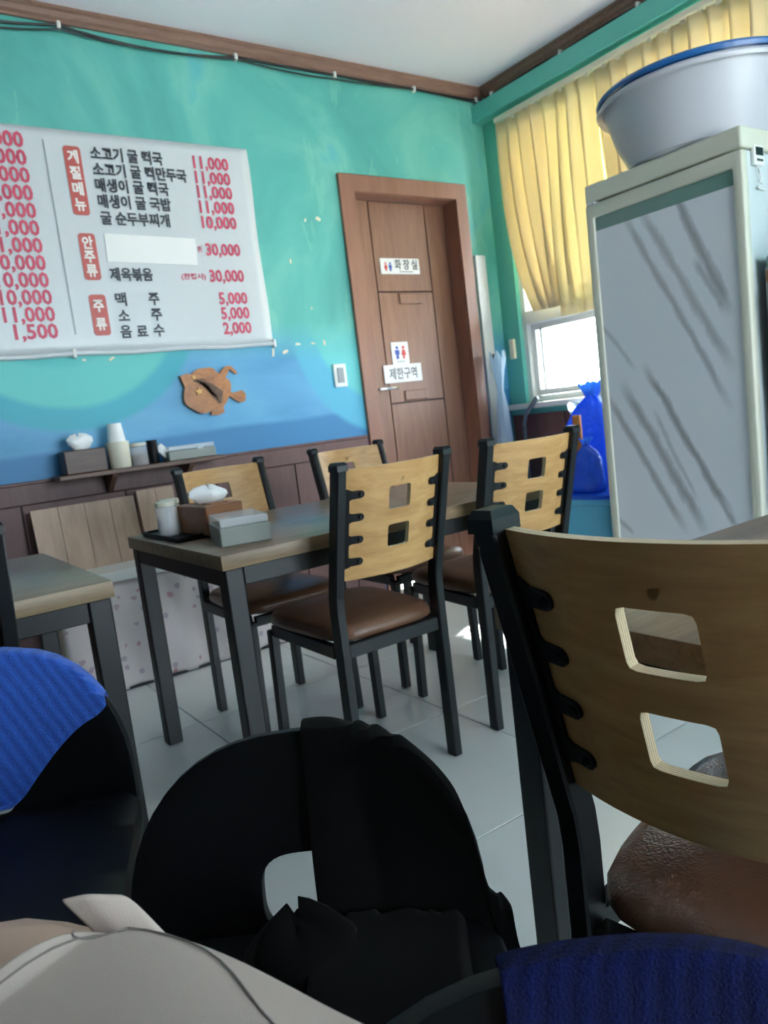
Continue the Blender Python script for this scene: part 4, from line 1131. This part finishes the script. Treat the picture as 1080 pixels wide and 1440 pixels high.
# ================================================================== the seated person (lap only in view; upper body added to shade the close chair)
pe = thing('person', 'seated person in beige cotton shorts with a bare knee at the lower left', 'person', (0.1, 0.0, 0))
def W(p): return (p[0]-.1, p[1], p[2])
me = bpy.data.meshes.new('body')
sk = [((.12, -.08, .60), .13), ((.085, -.20, .75), .125), ((.20, .02, .555), .11), ((.085, .32, .605), .092), ((.0, .56, .632), .092), ((-.045, .65, .54), .058), ((-.05, .60, .28), .052), ((-.05, .56, .09), .036), ((-.08, .66, .04), .034),
      ((.0, -.02, .555), .11), ((-.14, .26, .56), .085), ((-.30, .50, .565), .064), ((-.32, .53, .48), .056), ((-.33, .48, .28), .05), ((-.33, .45, .09), .035), ((-.36, .55, .04), .034),
      ((.04, -.37, 1.0), .13), ((.03, -.41, 1.12), .055), ((.03, -.40, 1.20), .075), ((.03, -.385, 1.29), .09), ((.03, -.39, 1.37), .06),
      ((.22, -.38, 1.02), .06), ((.33, -.28, .80), .048), ((.28, -.06, .66), .036), ((-.15, -.38, 1.02), .06), ((-.26, -.28, .80), .048), ((-.18, -.05, .66), .036)]
ed = [(0, 1), (0, 2), (2, 3), (3, 4), (4, 5), (5, 6), (6, 7), (7, 8), (0, 9), (9, 10), (10, 11), (11, 12), (12, 13), (13, 14), (14, 15), (1, 16), (16, 17), (17, 18), (18, 19), (19, 20), (16, 21), (21, 22), (22, 23), (16, 24), (24, 25), (25, 26)]
me.from_pydata([W(p) for p, r in sk], ed, []); me.update()
bo = link('body', me, M_skin, pe)
bo.modifiers.new('skin', 'SKIN').use_smooth_shade = True
me.skin_vertices[0].data[0].use_root = True
for k, (p, r) in enumerate(sk): me.skin_vertices[0].data[k].radius = (r, r)
s_ = bo.modifiers.new('sub', 'SUBSURF'); s_.levels = 2; s_.render_levels = 2
me2 = bpy.data.meshes.new('shirt')  # dark shirt on the unseen torso, added to cut bounce onto the close chair
shk = [((.12, -.08, .62), .148), ((.085, -.20, .75), .142), ((.04, -.37, 1.0), .145), ((.03, -.405, 1.07), .075), ((.22, -.38, 1.02), .076), ((.29, -.32, .87), .068), ((-.15, -.38, 1.02), .076), ((-.22, -.32, .87), .068)]
me2.from_pydata([W(p) for p, r in shk], [(0, 1), (1, 2), (2, 3), (2, 4), (4, 5), (2, 6), (6, 7)], []); me2.update()
so = link('shirt', me2, MATS['black_cloth'], pe)
so.modifiers.new('skin', 'SKIN').use_smooth_shade = True
me2.skin_vertices[0].data[0].use_root = True
for k, (p, r) in enumerate(shk): me2.skin_vertices[0].data[k].radius = (r*1.15, r)
s_ = so.modifiers.new('sub', 'SUBSURF'); s_.levels = 2; s_.render_levels = 2
bm = bmesh.new(); lathe(bm, [(.0, .115), (.05, .105), (.088, .06), (.1, .0), (.098, -.04), (.085, -.06), (.08, -.04), (.085, .0), (0, .09)], 24, W((.03, -.40, 1.31))); fin(bm, 'hair', M_plastic_black, pe, 60)
# shorts legs: loft around each thigh, wrinkled, with an open hem
def leg_fn(axis, radii, seed):
    rnd = random.Random(seed); ph = [rnd.uniform(0, 6) for _ in range(6)]
    A = [Vector(W(p)) for p in axis]
    d = (A[-1]-A[0]).normalized(); side = d.cross(Vector((0, 0, 1))).normalized(); up = side.cross(d).normalized()
    def fn(s, t, k=1.0):
        q = t*(len(A)-1); i = min(int(q), len(A)-2); f = q-i
        c = A[i].lerp(A[i+1], f); r = radii[i]+(radii[i+1]-radii[i])*f
        a = 2*PI*s
        w = 1+.035*math.sin(3*a+ph[0]+t*7)+.025*math.sin(5*a+ph[1]-t*9)+.02*math.sin(2*a+t*15+ph[2])
        return tuple(c + k*r*w*(math.cos(a)*side + math.sin(a)*up*.92))
    return fn
f1 = leg_fn([(.20, .0, .58), (.14, .16, .60), (.08, .32, .615), (.031, .457, .625), (.026, .474, .626)], [.135, .125, .11, .10, .098], 3)
f2 = leg_fn([(.0, -.02, .575), (-.06, .12, .585), (-.14, .26, .60), (-.22, .38, .61)], [.13, .125, .11, .098], 4)
sh = sheet('shorts', f1, 40, 30, M_beige, pe, .002, 1)
sh2 = sheet('shorts', f2, 40, 30, M_beige, pe, .002, 1)
for nm, path in (('seam', [f1(.17+.03*math.sin(k*.35), .30+.69*k/24, 1.012) for k in range(25)]),
                 ('hem_stitching', [f1(k/40, .90, 1.012) for k in range(41)])):
    bm = bmesh.new(); tube(bm, path, .0007, 6); fin(bm, nm, M_stitch, sh, True)
# pocket flap standing off the thigh
FP = [[(.060, .515, .715), (.075, .506, .716), (.098, .500, .707), (.118, .478, .668)],
      [(.074, .505, .692), (.086, .497, .693), (.106, .488, .688), (.124, .470, .658)],
      [(.082, .492, .664), (.094, .484, .664), (.112, .474, .660), (.130, .460, .640)]]
def flap(s, t):
    x = s*3; i = min(int(x), 2); f = x-i; y = t*2; j = min(int(y), 1); g = y-j
    P = lambda jj: Vector(FP[jj][i]).lerp(Vector(FP[jj][i+1]), f)
    return W(P(j).lerp(P(j+1), g))
sheet('pocket_flap', flap, 12, 8, M_beige, sh, .004, 1)
